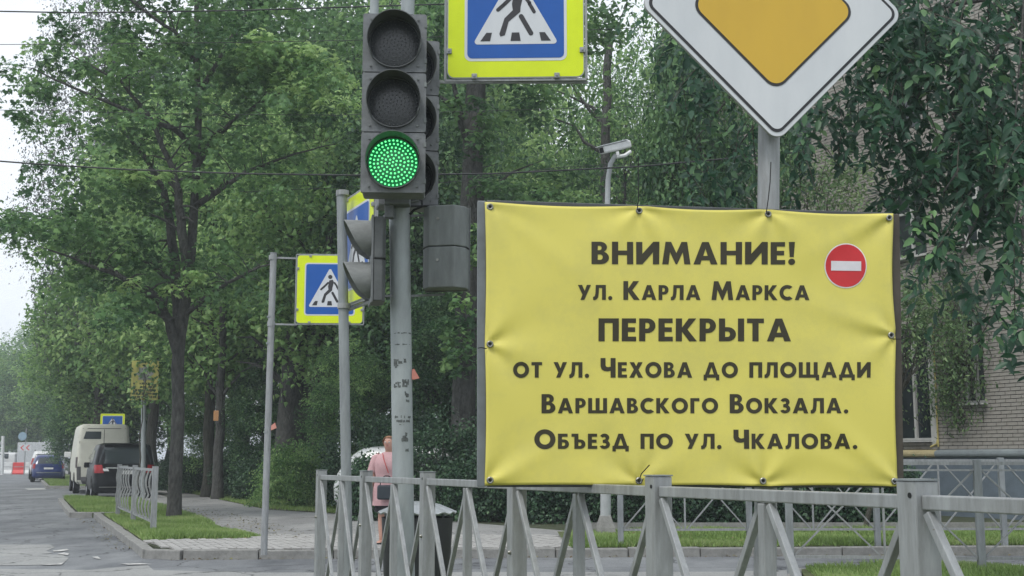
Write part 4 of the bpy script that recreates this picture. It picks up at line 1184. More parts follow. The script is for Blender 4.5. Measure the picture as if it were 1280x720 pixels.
for dz in (-.46, .44):
    c = W(449, 310, 9.55) + Vector((0, 0, dz)); s = M_ @ Vector((.43, 0, 0))
    mb = MB(); mb.bar(c - s, c + s, .022, .02); p = W(428 if dz > 0 else 430, 248 if dz > 0 else 390, 9.55); p.z = c.z; mb.bar(p, c - s, .022, .02); mb.tube([p - Vector((0, 0, .02)), p + Vector((0, 0, .02))], .052, 16)
    wpart('sign_bracket', mb, M_zinc, r_)

# the traffic light pole
r_, pb, pt = pole('signal_pole', (505, 700), (499, 245), 6.85, .0585, 'thick grey traffic light pole with scraps of old notices', M_pole, z0=.12)
# upper mast behind the heads
mb = MB(); t0 = W(499, 250, 6.85); t1 = W(514, -120, 6.95); mb.tube([t0, W(506, 120, 6.93), t1], [.048, .04, .04], 16); wpart('upper_mast', mb, M_pole, r_, smooth=True)
mb = MB(); mb.tube([W(468, 20, 6.7), W(468, -120, 6.7)], .025, 12); wpart('conduit', mb, M_pole, r_, smooth=True)
rr = random.Random(4)
M_scr = mat('old_notice_glue', (.10, .11, .11), .9, 0, .4, 60)
pxy = lambda y: 499 + (505 - 499) * (y - 245) / (700 - 245)
def on_pole(px, py, rad=.0592):
    c = W(pxy(py), py, 6.85); k = (px - pxy(py)) / 13.6
    k = max(-.95, min(.95, k)); a = math.asin(k)
    return c + Vector((math.sin(a) * rad, -math.cos(a) * rad, 0))
for (x0, x1, y0, y1) in ((493, 499, 450, 461), (499, 504, 452, 456), (506, 509, 449, 454), (493, 497, 476, 485), (498, 502, 478, 485), (504, 512, 475, 484), (507, 512, 490, 497), (509, 514, 500, 503), (494, 514, 520, 523), (495, 513, 525, 528), (500, 508, 531, 532), (503, 511, 545, 552), (507, 510, 541, 546), (493, 515, 431, 432), (492, 516, 417, 418), (508, 512, 561, 564)):
    mb = MB(); nx = max(2, int((x1 - x0) / 1.5)); ny = max(1, int((y1 - y0) / 2))
    vs = []; grid = {}
    for j in range(ny + 1):
        for i in range(nx + 1):
            grid[(i, j)] = len(vs); jx = rr.uniform(-.5, .5); jy = rr.uniform(-.6, .6)
            vs.append(on_pole(x0 + (x1 - x0) * i / nx + jx, y0 + (y1 - y0) * j / ny + jy))
    fs = [(grid[i, j], grid[i + 1, j], grid[i + 1, j + 1], grid[i, j + 1]) for i in range(nx) for j in range(ny) if rr.random() < .8]
    mb.add(vs, fs); wpart('notice_scrap', mb, M_scr, r_)
mb = MB(); a = W(515, 470, 6.84)
mb.prism([(0, .035), (.012, .04), (.042, -.012), (.012, -.02), (0, -.02)], lambda x, y, q: a + Vector((x, -q - .01 + x * .3, y)), .003); wpart('torn_paper', mb, mat('reddish_paper2', (.5, .2, .16), .8), r_)
# bracket arm to the top sign
mb = MB(); mb.bar(W(509, 102, 7.0), W(553, 102, 7.25), .016, .02); wpart('sign_bracket', mb, M_zinc, r_); mb = MB(); mb.bar(W(532, 103, 7.27), W(735, 103, 7.27), .014, .014); wpart('sign_bracket', mb, M_zinc, r_)
# cable at the head
mb = MB(); mb.tube([W(520, 246, 6.8), W(527, 250, 6.75), W(528, 258, 6.75), W(518, 262, 6.8), W(512, 268, 6.8)], .007, 8); mb.tube([W(512, 258, 6.8), W(540, 257, 6.95), W(560, 258, 7)], .006, 8); wpart('cable', mb, M_black, r_, smooth=True)
mb = MB(); mb.box(W(497, 252, 6.75), (.14, .10, .05)); mb.box(W(487, 262, 6.75), (.05, .06, .10)); wpart('head_clamp', mb, M_hous, r_, bevel=.004)

# ------------------------------------------------------------------ signal heads
M_lensd = glassy('dark_lens', (.028, .032, .036), .35)
M_lensg = emis('green_lens_lit', (.0, .22, .06), .40, (.004, .03, .015))
M_led = emis('green_led', (.13, .95, .27), 1.5)
def lens_mesh(r, seed=0):
    mb = MB(); n = 28; prof = [(r * k / 7, -.018 * (1 - (k / 7) ** 2)) for k in range(8)]
    mb.lathe([(q, z) for q, z in prof], n); return mb
def visor_mb(r, L0, L1, thick=.004, n=40, open_bottom=True):
    """hood: tube round the lens whose length is L0 on top and L1 at the bottom; axis -Y, up +Z"""
    vs = []; fs = []
    for j in range(n):
        a = 2 * math.pi * j / n; up = math.sin(a)
        L_ = L1 + (L0 - L1) * ((up + 1) / 2) ** .8
        if up < -.55: L_ = L1
        for q in (r + thick, r):
            for y in (0, -L_): vs.append((math.cos(a) * q, y, math.sin(a) * q))
    for j in range(n):
        o, p = j * 4, ((j + 1) % n) * 4
        fs += [(o, p, p + 1, o + 1), (o + 2, o + 3, p + 3, p + 2), (o + 1, p + 1, p + 3, o + 3)]
    return MB().add(vs, fs)
def signal3(loc, rz, label, lit):
    root = root_at('traffic_light', loc, label, 'traffic light', rz=rz)
    w, h, dp = .345, .333, .17
    for k in range(3):
        zc = (1 - k) * h
        mb = MB(); mb.box((0, .10, zc), (w - .01, dp, h - .004)); part('section_case', mb, M_hous, root, bevel=.012)
        mb = MB(); out = rrect(w, h - .006, .012, cx=0, cy=zc); hole = arc(0, zc, .142, .142, 0, 352.5, 47)
        mb.poly([out, hole], lambda x, y: (x, 0, y)); mb.add([(x, 0, y) for x, y in out] + [(x, .02, y) for x, y in out], [(i, (i + 1) % len(out), (i + 1) % len(out) + len(out), i + len(out)) for i in range(len(out))])
        dr = part('section_door', mb, M_hous, root)
        hg = MB()
        for sx in (-1, 1):
            for sz in (-1, 1): hg.tube([(sx * .128, -.002, zc + sz * .13), (sx * .128, -.010, zc + sz * .13)], .006, 8)
        for sz in (-1, 1): hg.box((w / 2 - .004, .004, zc + sz * .1), (.014, .018, .025))
        part('door_latch', hg, M_hous2, dr)
        hb = MB()
        for q in range(3): hb.box((-.118 + q * .011, -.0015, zc + .118 + (q % 2) * .012), (.006, .003, .009))
        part('maker_mark', hb, M_black, dr)
        vi = MB(); vi.v = []; vi = visor_mb(.142, .125, .03); vi.v = [(x, y, z + zc) for x, y, z in vi.v]
        part('visor', vi, M_visor if lit else M_visor2, root, smooth=True)
        lm = lens_mesh(.139); Mx = Matrix.Translation((0, .012, zc)) @ Matrix.Rotation(math.pi / 2, 4, 'X')
        lm.v = [tuple(Mx @ Vector((p[0], p[1], -p[2]))) for p in lm.v]
        ln = part('lens', lm, M_lensg if (lit and k == 2) else M_lensd, root, smooth=True)
        # raised ring of the lens
        rg_ = MB(); rg_.lathe([(.139, 0), (.143, .01), (.136, .014), (.133, .004)], 40, Mx); part('lens_ring', rg_, M_visor, root, smooth=True)
        if True:
            ml = MB(); rr_ = 7
            for q in range(rr_):
                m_ = 1 if q == 0 else 6 * q
                for j in range(m_):
                    aa = 2 * math.pi * j / m_ + q * .35; rad = q * .0205
                    if rad > .131: continue
                    x, z = rad * math.cos(aa), rad * math.sin(aa); yy = .012 - .018 * (1 - (rad / .139) ** 2) - .003
                    s_ = .0058 if (lit and k == 2) else .0042
                    ml.add([(x, yy - .003, zc + z)] + [(x + s_ * math.cos(t * math.pi / 3), yy, zc + z + s_ * math.sin(t * math.pi / 3)) for t in range(6)], [(0, 1 + t, 1 + (t + 1) % 6) for t in range(6)])
            tag(part('led_array', ml, M_led if (lit and k == 2) else M_visor2 if False else M_visor, ln), kind='stuff')
    for sz in (1.5, .5, -.5, -1.5):
        if abs(sz) < 1: mb = MB(); mb.box((0, .06, sz * h), (w + .004, .11, .006)); part('seam_gasket', mb, M_black, root)
    mb = MB(); mb.bar((-w / 2 + .008, .012, -1.49 * h), (-w / 2 + .008, .012, 1.49 * h), .012, .016, up=(1, 0, 0)); part('edge_trim', mb, M_hous2, root)
    return root
Yh = 6.45
a, b = W(452, 244, Yh), W(532, 14, Yh)
signal3(((a.x + b.x) / 2, Yh, (a.z + b.z) / 2), R(3), 'grey traffic light with the bottom green lens lit', True)
Yh = 6.95
a = W(512, 152, Yh)
signal3((a.x, Yh, a.z), R(14), 'second dark traffic light half hidden behind the lit one', False)
# pedestrian signal seen from the side, two hoods pointing left
def signal2(loc, rz, label, hoods=True):
    root = root_at('pedestrian_signal', loc, label, 'traffic light', rz=rz)
    w, h, dp = .25, .235, (.07 if hoods else .14)
    for k in (1, -1):
        zc = k * h / 2
        pts = [(-w / 2, 0), (w / 2, 0), (w / 2, dp - (.02 if hoods else .07)), (w / 2 - .05, dp), (-w / 2 + .05, dp), (-w / 2, dp - (.02 if hoods else .07))]
        mb = MB(); mb.prism(pts, lambda x, y, q: (x, y, zc - h / 2 + .002 + q), h - .004); part('case', mb, M_visor if hoods else M_hous2, root, bevel=.006)
        if hoods:
            vs = []; n = 26; r = .108; fs = []
            for j in range(n + 1):
                a = math.pi * (-.32 + 1.64 * j / n); up = math.sin(a); L_ = .03 + .13 * max(0, (up + .75) / 1.75) ** .55
                for q in (r + .004, r):
                    for y in (-.002, -L_): vs.append((math.cos(a) * q, y, zc + math.sin(a) * q))
            for j in range(n):
                o, p = j * 4, j * 4 + 4; fs += [(o, p, p + 1, o + 1), (o + 2, o + 3, p + 3, p + 2), (o + 1, p + 1, p + 3, o + 3)]
            part('hood', MB().add(vs, fs), M_visor2, root, smooth=True)
            lm = lens_mesh(.1); Mx = Matrix.Translation((0, -.004, zc)) @ Matrix.Rotation(math.pi / 2, 4, 'X'); lm.tf(Mx); part('lens', lm, M_lensd, root, smooth=True)
        else:
            s = MB(); s.tube([(.02, dp, zc + .04), (.02, dp + .006, zc + .04)], .008, 8); part('screw', s, M_bolt, root)
    mb = MB(); mb.box((0, .035, 0), (w + .006, .06, .006)); part('seam_gasket', mb, M_black, root)
    mb = MB(); mb.box((0, -.006, 0), (w + .01, .01, 2 * h + .01)); part('front_frame', mb, M_hous, root)
    return root
a = W(465, 327, 6.75); signal2((a.x, 6.75, a.z), R(-80), 'pedestrian signal seen side on with two hoods pointing left')
a = W(560, 314, 6.95); signal2((a.x, 6.95 - .04, a.z), R(168), 'grey back of a pedestrian signal right of the traffic light pole', hoods=False)
for y in (270, 370):
    mb = MB(); mb.bar(W(480, y, 6.78), W(500, y, 6.85), .012, .02); wpart('signal_bracket', mb, M_hous, r_)
    mb = MB(); mb.bar(W(512, y, 6.85), W(555, y - 2, 6.95), .012, .02); wpart('signal_bracket', mb, M_hous, r_)


# ------------------------------------------------------------------ priority road sign
YP = 4.36
def priority_sign():
    c = W(965, 12.5, YP - .065)
    root = root_at('priority_sign', tuple(c), 'white and orange diamond priority sign standing over the banner', 'road sign', rz=R(7))
    S = .70
    def dia(s, r): return [((x - y) * .70711, (x + y) * .70711) for x, y in rrect(s, s, r, 8)]
    mb = MB(); mb.prism(dia(S, .045), lambda x, y, q: (x, -q, y), .012); part('backing_plate', mb, M_sback, root, bevel=.002)
    for nm, s, r, d, m in (('white_rim', S - .004, .043, .0135, M_sw), ('black_rim_line', S - .03, .034, .0150, M_sk), ('white_field', S - .050, .028, .0165, M_sw), ('black_line', S * .630, .050, .0180, M_sk), ('orange_field', S * .604, .044, .0195, M_so)):
        mb = MB(); mb.poly([dia(s, r)], lambda x, y: (x, -d, y)); part(nm, mb, m, root)
    mb = MB(); mb.bar((-.1, .012, -.12), (.1, .012, -.12), .03, .02); mb.bar((-.2, .012, .12), (.2, .012, .12), .03, .02); part('mounting_bar', mb, M_zinc, root)
priority_sign()
r_, pb, pt = pole('sign_pole', (957, 640), (963, -40), YP + .02, .0395, 'grey round post behind the banner carrying the diamond sign', M_zinc, z0=.12)

# ------------------------------------------------------------------ banner
g_ = {}
def glyphs():
    G_ = {}
    A = arc
    G_['А'] = (.97, [[(0, 0), (.35, 1), (.62, 1), (.97, 0), (.70, 0), (.645, .18), (.325, .18), (.27, 0)], [(.485, .70), (.395, .38), (.575, .38)]])
    G_['Б'] = (.69, [[(0, 0), (0, 1), (.60, 1), (.60, .8), (.25, .8), (.25, .62)] + A(.37, .31, .32, .31, 90, -90), [(.25, .43)] + A(.35, .31, .10, .12, 90, -90) + [(.25, .19)]])
    G_['В'] = (.70, [[(0, 0), (0, 1)] + A(.34, .755, .28, .245, 90, -55) + A(.38, .285, .32, .285, 57, -90), [(.25, .82)] + A(.32, .72, .085, .10, 90, -90) + [(.25, .62)], [(.25, .43)] + A(.35, .31, .10, .12, 90, -90) + [(.25, .19)]])
    G_['Г'] = (.58, [[(0, 0), (0, 1), (.58, 1), (.58, .8), (.25, .8), (.25, 0)]])
    G_['Д'] = (1.0, [[(0, -.17), (0, .2), (.09, .2), (.36, 1), (.64, 1), (.91, .2), (1.0, .2), (1.0, -.17), (.79, -.17), (.79, 0), (.21, 0), (.21, -.17)], [(.5, .70), (.345, .215), (.655, .215)]])
    G_['Е'] = (.58, [[(0, 0), (0, 1), (.57, 1), (.57, .8), (.25, .8), (.25, .61), (.54, .61), (.54, .41), (.25, .41), (.25, .2), (.58, .2), (.58, 0)]])
    G_['З'] = (.64, [A(.30, .745, .29, .262, 158, -42) + A(.31, .285, .33, .292, 52, -158) + A(.30, .29, .11, .10, -150, 90, 8) + [(.19, .39), (.19, .59)] + A(.28, .70, .09, .085, -90, 150, 8)])
    G_['И'] = (.92, [[(0, 0), (0, 1), (.25, 1), (.25, .47), (.68, 1.0), (.92, 1), (.92, 0), (.67, 0), (.67, .53), (.25, 0)]])
    G_['К'] = (.84, [[(0, 0), (0, 1), (.25, 1), (.25, .60), (.52, 1), (.82, 1), (.47, .52), (.86, 0), (.55, 0), (.25, .42), (.25, 0)]])
    G_['Л'] = (.84, [[(0, -.01), (0, .2), (.06, .21), (.12, .28), (.15, .45), (.17, 1), (.84, 1), (.84, 0), (.59, 0), (.59, .8), (.385, .8), (.37, .45), (.33, .17), (.22, .02), (.1, -.02)]])
    G_['М'] = (1.14, [[(0, 0), (.13, 1), (.36, 1), (.57, .5), (.78, 1), (1.01, 1), (1.14, 0), (.89, 0), (.83, .54), (.60, 0), (.54, 0), (.31, .54), (.25, 0)]])
    G_['Н'] = (.86, [[(0, 0), (0, 1), (.25, 1), (.25, .61), (.61, .61), (.61, 1), (.86, 1), (.86, 0), (.61, 0), (.61, .41), (.25, .41), (.25, 0)]])
    G_['О'] = (1.04, [A(.52, .5, .52, .52, 0, 350, 35), A(.52, .5, .265, .28, 0, 345, 23)])
    G_['П'] = (.82, [[(0, 0), (0, 1), (.82, 1), (.82, 0), (.57, 0), (.57, .8), (.25, .8), (.25, 0)]])
    G_['Р'] = (.66, [[(0, 0), (0, 1)] + A(.34, .68, .32, .32, 90, -90) + [(.25, .36), (.25, 0)], [(.25, .81)] + A(.33, .68, .09, .13, 90, -90) + [(.25, .55)]])
    G_['С'] = (.86, [A(.52, .5, .52, .52, 48, 312, 28) + A(.52, .5, .265, .28, 300, 60, 20)])
    G_['Т'] = (.68, [[(0, .8), (0, 1), (.68, 1), (.68, .8), (.465, .8), (.465, 0), (.215, 0), (.215, .8)]])
    G_['У'] = (.86, [[(0, 1), (.28, 1), (.45, .60), (.59, 1), (.86, 1), (.43, 0), (.17, 0), (.31, .34)]])
    G_['Х'] = (.88, [[(0, 0), (.29, .52), (.02, 1), (.31, 1), (.44, .74), (.57, 1), (.86, 1), (.59, .52), (.88, 0), (.58, 0), (.44, .29), (.30, 0)]])
    G_['Ч'] = (.76, [[(0, 1), (.25, 1), (.25, .64), (.29, .56), (.38, .535), (.51, .56), (.51, 1), (.76, 1), (.76, 0), (.51, 0), (.51, .35), (.37, .32), (.18, .34), (.05, .43), (0, .58)]])
    G_['Ш'] = (1.2, [[(0, 0), (0, 1), (.25, 1), (.25, .2), (.475, .2), (.475, 1), (.725, 1), (.725, .2), (.95, .2), (.95, 1), (1.2, 1), (1.2, 0)]])
    G_['Щ'] = (1.29, [[(0, 0), (0, 1), (.25, 1), (.25, .2), (.475, .2), (.475, 1), (.725, 1), (.725, .2), (.95, .2), (.95, 1), (1.2, 1), (1.2, .19), (1.29, .186), (1.29, -.17), (1.08, -.17), (1.08, 0)]])
    G_['Ъ'] = (.87, [[(0, .8), (0, 1), (.43, 1), (.43, .62)] + A(.55, .31, .32, .31, 90, -90) + [(.18, 0), (.18, .8)], [(.43, .43)] + A(.53, .31, .10, .12, 90, -90) + [(.43, .19)]])
    G_['Ы'] = (1.02, [[(0, 0), (0, 1), (.25, 1), (.25, .62)] + A(.37, .31, .32, .31, 90, -90), [(.25, .43)] + A(.35, .31, .10, .12, 90, -90) + [(.25, .19)], None, [(.77, 0), (.77, 1), (1.02, 1), (1.02, 0)]])
    G_['.'] = (.28, [A(.14, .12, .14, .14, 0, 337.5, 15)])
    G_['!'] = (.28, [A(.14, .12, .14, .14, 0, 337.5, 15), None, [(.06, .33), (.02, 1), (.26, 1), (.22, .33)]])
    return G_
GL = glyphs()
# banner corners in the photo: TL, TR, BL, BR ; real plane
YL, YR = 4.14, 4.27
cTL, cTR, cBL, cBR = W(606, 252, YL), W(1118, 266, YR), W(606, 607, YL), W(1124, 608, YR)
bn = (cTR - cTL).cross(cBL - cTL).normalized()
if bn.y > 0: bn = -bn
grom = [(0, 0), (.37, .006), (.685, .006), (1, .006), (0.004, .51), (.996, .455), (0, .992), (.365, .99), (.665, .99), (1, .99)]
def wrinkle(u, v):
    x, y = u * 1.47, v * 1.0; d = 0
    for i, (gu, gv) in enumerate(grom):
        dx, dy = x - gu * 1.47, y - gv; r = math.hypot(dx, dy); a = math.atan2(dy, dx)
        d += .012 * math.exp(-r / .13) * math.cos(a * 5 + i * 1.3) * min(1, r / .03)
        d -= .010 * math.exp(-(r / .05) ** 2)
    d += .010 * math.sin(x * 2.3 + y * 3.6 + .5) * math.sin(y * 2.2 + x) + .004 * math.sin(x * 7 - y * 8.3 + 1) * math.sin(x * 2.1 + y * 4)
    # long creases from the corners
    for (gu, gv, ang, amp) in ((1, 0, 152, .010), (1, 1, 222, .012), (0, 0, 38, .009), (.996, .455, 200, .010), (.665, .99, 255, .008), (1, 1, 200, .008), (0, 1, 330, .007), (.37, 0, 60, .006), (.365, .99, 285, .006)):
        dx, dy = x - gu * 1.47, y - gv; ca, sa = math.cos(R(ang)), math.sin(R(ang)); t = dx * ca + dy * sa; q = -dx * sa + dy * ca
        if t > 0: d += amp * math.exp(-(q / (.025 + .12 * t)) ** 2) * math.exp(-t / .33) * min(1, t / .03) * math.cos(q / (.03 + .1 * t) * 1.6)
    return d * .55
def edge_pull(u, v):
    # edges sag inwards between the grommets
    def sag(p, kn, amp):
        for a, b in zip(kn[:-1], kn[1:]):
            if a <= p <= b and b > a: return amp * math.sin(math.pi * (p - a) / (b - a))
        return 0
    du = 0; dv = 0
    dv += sag(u, [0, .37, .685, 1], .010) * max(0, 1 - v / .12); dv -= sag(u, [0, .365, .665, 1], .004) * max(0, 1 - (1 - v) / .12)
    du += sag(v, [0, .51, 1], .003) * max(0, 1 - u / .1); du -= sag(v, [0, .455, 1], .007) * max(0, 1 - (1 - u) / .1)
    return du, dv
def BS(u, v, off=0.0):
    du, dv = edge_pull(u, v); uu, vv = u + du, v + dv
    p = cTL * (1 - uu) * (1 - vv) + cTR * uu * (1 - vv) + cBL * (1 - uu) * vv + cBR * uu * vv
    return p + bn * (wrinkle(u, v) + off)
def px2uv(px, py):
    u = v = .5
    for _ in range(12):
        p = cTL * (1 - u) * (1 - v) + cTR * u * (1 - v) + cBL * (1 - u) * v + cBR * u * v
        d = p - Vector((0, 0, CAMZ)); zc = d.y * cp + d.z * sp_; yc = -d.y * sp_ + d.z * cp
        x = 640 + 1540 * d.x / zc; y = 360 - 1540 * yc / zc
        u += (px - x) / 516; v += (py - y) / 350
    return u, v
def banner():
    base = Vector(((cBL.x + cBR.x) / 2, (cBL.y + cBR.y) / 2, cBL.z))
    root = root_at('banner', tuple(base), 'yellow warning banner with black Cyrillic text and a no entry disc', 'banner')
    M_y, nt, N, L, b = nodes_of('banner_vinyl')
    b.inputs['Base Color'].default_value = (.66, .59, .125, 1); b.inputs['Roughness'].default_value = .38; b.inputs['Specular IOR Level'].default_value = .45
    dn = N.new('ShaderNodeTexNoise'); dn.inputs['Scale'].default_value = 3.5; dn.inputs['Detail'].default_value = 9; dn.inputs['Roughness'].default_value = .75
    dr = N.new('ShaderNodeValToRGB'); dr.color_ramp.elements[0].position = .30; dr.color_ramp.elements[0].color = (.56, .51, .13, 1); dr.color_ramp.elements[1].position = .55; dr.color_ramp.elements[1].color = (.66, .59, .125, 1)
    tc = N.new('ShaderNodeTexCoord'); L.new(tc.outputs['Object'], dn.inputs['Vector']); L.new(dn.outputs['Fac'], dr.inputs['Fac']); L.new(dr.outputs['Color'], b.inputs['Base Color'])
    wv = N.new('ShaderNodeTexNoise'); wv.inputs['Scale'].default_value = 900
    L.new(tc.outputs['Object'], wv.inputs['Vector']); bp = N.new('ShaderNodeBump'); bp.inputs['Strength'].default_value = .12; bp.inputs['Distance'].default_value = .001
    L.new(wv.outputs['Fac'], bp.inputs['Height']); L.new(bp.outputs['Normal'], b.inputs['Normal'])
    nx, ny = 150, 100; vs = []; fs = []
    for j in range(ny + 1):
        for i in range(nx + 1): vs.append(BS(i / nx, j / ny))
    for j in range(ny):
        for i in range(nx): a = j * (nx + 1) + i; fs.append((a, a + nx + 1, a + nx + 2, a + 1))
    o = wpart('sheet', MB().add(vs, fs), M_y, root); o.data.shade_smooth()
    sd = o.modifiers.new('solid', 'SOLIDIFY'); sd.thickness = .0015; sd.offset = -1 if True else 1
    M_t = mat('printed_black', (.035, .030, .014), .45, 0, .05)
    # lines: text, x0, x1, cap top, base, small cap ratio
    lines = [('ВНИМАНИЕ!', 739, 994, 302.5, 330.5, None, 301.5), ('ул. Карла Маркса', 722, 1012, 351.5, 375, .79, 0), ('ПЕРЕКРЫТА', 748, 989, 398, 426.5, None, 0),
             ('от ул. Чехова до площади', 641, 1089, 447.5, 472, .79, 0), ('Варшавского Вокзала.', 677, 1060, 492.5, 516.5, .79, 0), ('Объезд по ул. Чкалова.', 668, 1071, 537, 561, .79, 0)]
    for text, x0, x1, yt, yb, sc, _ in lines:
        H = yb - yt; items = []; x = 0; n = len(text)
        gap = .12
        for k, ch in enumerate(text):
            if ch == ' ': x += .46; continue
            s = sc if (sc and (ch.islower())) else 1
            up = ch.upper(); wd, cont = GL[up]
            if ch in '.!': s = sc or 1
            items.append((x, s, cont)); x += wd * s + gap
        tot = x - gap; kx = (x1 - x0) / (tot * H)
        for gx, s, cont in items:
            mb = MB()
            groups = []; cur = []
            for c in cont:
                if c is None: groups.append(cur); cur = []
                else: cur.append(c)
            groups.append(cur)
            for g in groups:
                cc = []
                for c in g:
                    cc.append([px2uv(x0 + (gx + px_ * s) * H * kx, yb - py_ * s * H) for px_, py_ in c])
                cc = [[(u * 1.47, v) for u, v in c] for c in cc]
                mb.poly(cc, lambda x, y: BS(x / 1.47, y, .0014), subdiv=.014)
            lo = wpart('letter', mb, M_t, root)
    # no entry disc
    for nm, r, m, off, con in (('disc_rim', 27.2, mat('printed_white', (.75, .72, .72), .45), .0016, None), ('no_entry_disc', 25.8, mat('printed_red', (.55, .028, .035), .45), .0026, None)):
        mb = MB(); c = [px2uv(1058 + r * math.cos(a), 332 + r * 1.03 * math.sin(a)) for a in np.linspace(0, 2 * math.pi, 49)[:-1]]
        mb.poly([[(u * 1.47, v) for u, v in c]], lambda x, y: BS(x / 1.47, y, off), subdiv=.02); wpart(nm, mb, m, root).data.shade_smooth()
    mb = MB(); c = [px2uv(x, y) for x, y in ((1039, 326), (1077.5, 326.5), (1077.5, 338.5), (1039, 338))]
    mb.poly([[(u * 1.47, v) for u, v in c]], lambda x, y: BS(x / 1.47, y, .0036), subdiv=.02); wpart('disc_bar', mb, mat('printed_white2', (.66, .64, .68), .45), root)
    # grommets, dark ties
    ex = bn.cross(Vector((0, 0, 1))).normalized(); ez = ex.cross(bn).normalized()
    Mg = Matrix((ex, ez, bn)).transposed().to_4x4()
    for i, (u, v) in enumerate(grom):
        uu = min(max(u, .012), .988); vv = min(max(v, .018), .982); p = BS(uu, vv, .0045)
        mb = MB(); T_ = Matrix.Translation(p) @ Mg
        mb.lathe([(.0055, 0), (.006, .003), (.009, .004), (.0115, .002), (.012, 0)], 18, T_); wpart('grommet', mb, M_bolt, root, smooth=True)
        hb = MB(); hb.lathe([(0, .0008), (.0055, .0008)], 12, T_); wpart('grommet_hole', hb, M_black, root)
    # frame behind
    M_f = mat('frame_dark_steel', (.075, .08, .085), .5, .3, .2, 10)
    def fr(pa, pb_, w, d, m=M_f):
        mb = MB(); mb.bar(pa, pb_, w, d, up=bn); wpart('frame_bar', mb, m, root, bevel=.003)
    back = -bn * .028
    dx = (cTR - cTL).normalized(); dz = Vector((0, 0, 1))
    fr(cTL - dx * .009 + back + dz * .006, cBL - dx * .009 + back - dz * .004, .03, .03, mat('frame_grey_steel', (.16, .175, .185), .5, .3, .2, 10)); fr(cTR + dx * .012 + back + dz * .0, cBR + dx * .010 + back - dz * .002, .019, .03, mat('frame_brown_steel', (.075, .065, .055), .55, .3, .2, 10))
    fr(cTL + dx * .008 + back - dz * .006, cTR - dx * .0 + back - dz * .012, .03, .03); fr(cBL + dx * .008 + back + dz * .010, cBR - dx * .004 + back + dz * .010, .03, .03)
    # ties
    for pts in ([(796, 263, 0), (797, 250, .02), (796, 225, .03), (796.5, 197, .03)], [(957, 268, 0), (959, 250, .01), (962, 228, .0), (963, 203, -.0)], [(608, 436, 0), (601, 435, .02), (597, 436, .03)], [(1115, 424, 0), (1126, 424, .0), (1136, 420, .02)], [(797, 603, .02), (800, 592, .03), (810, 581, .035)], [(794, 600, .015), (800, 605, .02), (803, 598, .015)], [(1118, 605, .0), (1122, 603, .03), (1130, 602, .02)]):
        P_ = []
        for x, y, o_ in pts:
            u, v = px2uv(x, y); p = cTL * (1 - u) * (1 - v) + cTR * u * (1 - v) + cBL * (1 - u) * v + cBR * u * v; P_.append(p + bn * (o_ * .6 + .006))
        mb = MB(); mb.tube(P_, .0018, 6); wpart('cable_tie', mb, M_black, root)
banner()

# ------------------------------------------------------------------ surveillance camera mast
def cctv():
    Y = 20.0; r_, bb, tt = pole('camera_mast', (757, 640), (759, 275), Y, .085, 'white lamp mast with a surveillance camera, rising behind the banner', mat('mast_white_grey', (.36, .38, .39), .5), Yt=Y)
    mb = MB(); mb.tube([W(759, 275, Y), W(759.5, 250, Y), W(760, 225, Y - .05), W(763, 205, Y - .1), W(770, 193, Y - .15)], [.05, .045, .042, .04, .04], 12); wpart('bent_arm', mb, mat('mast_white_grey', (.4, .42, .43), .5), r_, smooth=True)
    mb = MB(); mb.lathe([(.22, 0), (.2, .12), (.12, .30), (.09, .31)], 4, Matrix.Translation(bb) @ Matrix.Rotation(R(45), 4, 'Z')); wpart('foot_plate', mb, M_kerb, r_)
    c = W(770, 186, Y - .15)
    cr = root_at('surveillance_camera', tuple(c), 'white boxy surveillance camera on the bent mast arm', 'camera')
    a, b = W(752, 188, Y - .3) - c, W(786, 180, Y + .1) - c
    mb = MB(); mb.bar(a, b, .13, .14); part('housing', mb, M_whp, cr, bevel=.03)
    mb = MB(); t = (b - a).normalized(); mb.bar(a - t * .06 + Vector((0, 0, .075)), b - t * .1 + Vector((0, 0, .08)), .012, .17); part('sun_shield', mb, M_sw, cr, bevel=.004)
    mb = MB(); mb.bar(a - t * .003, a + t * .01, .085, .09); part('front_glass', mb, M_black, cr)
    mb = MB(); mb.bar(Vector((.02, 0, -.05)), Vector((.03, 0, -.12)), .05, .05); mb.tube([Vector((.0, 0, -.14)), Vector((.15, .05, -.10)), Vector((.25, .1, -.02))], .03, 8); part('bracket', mb, M_whp, cr)
cctv()

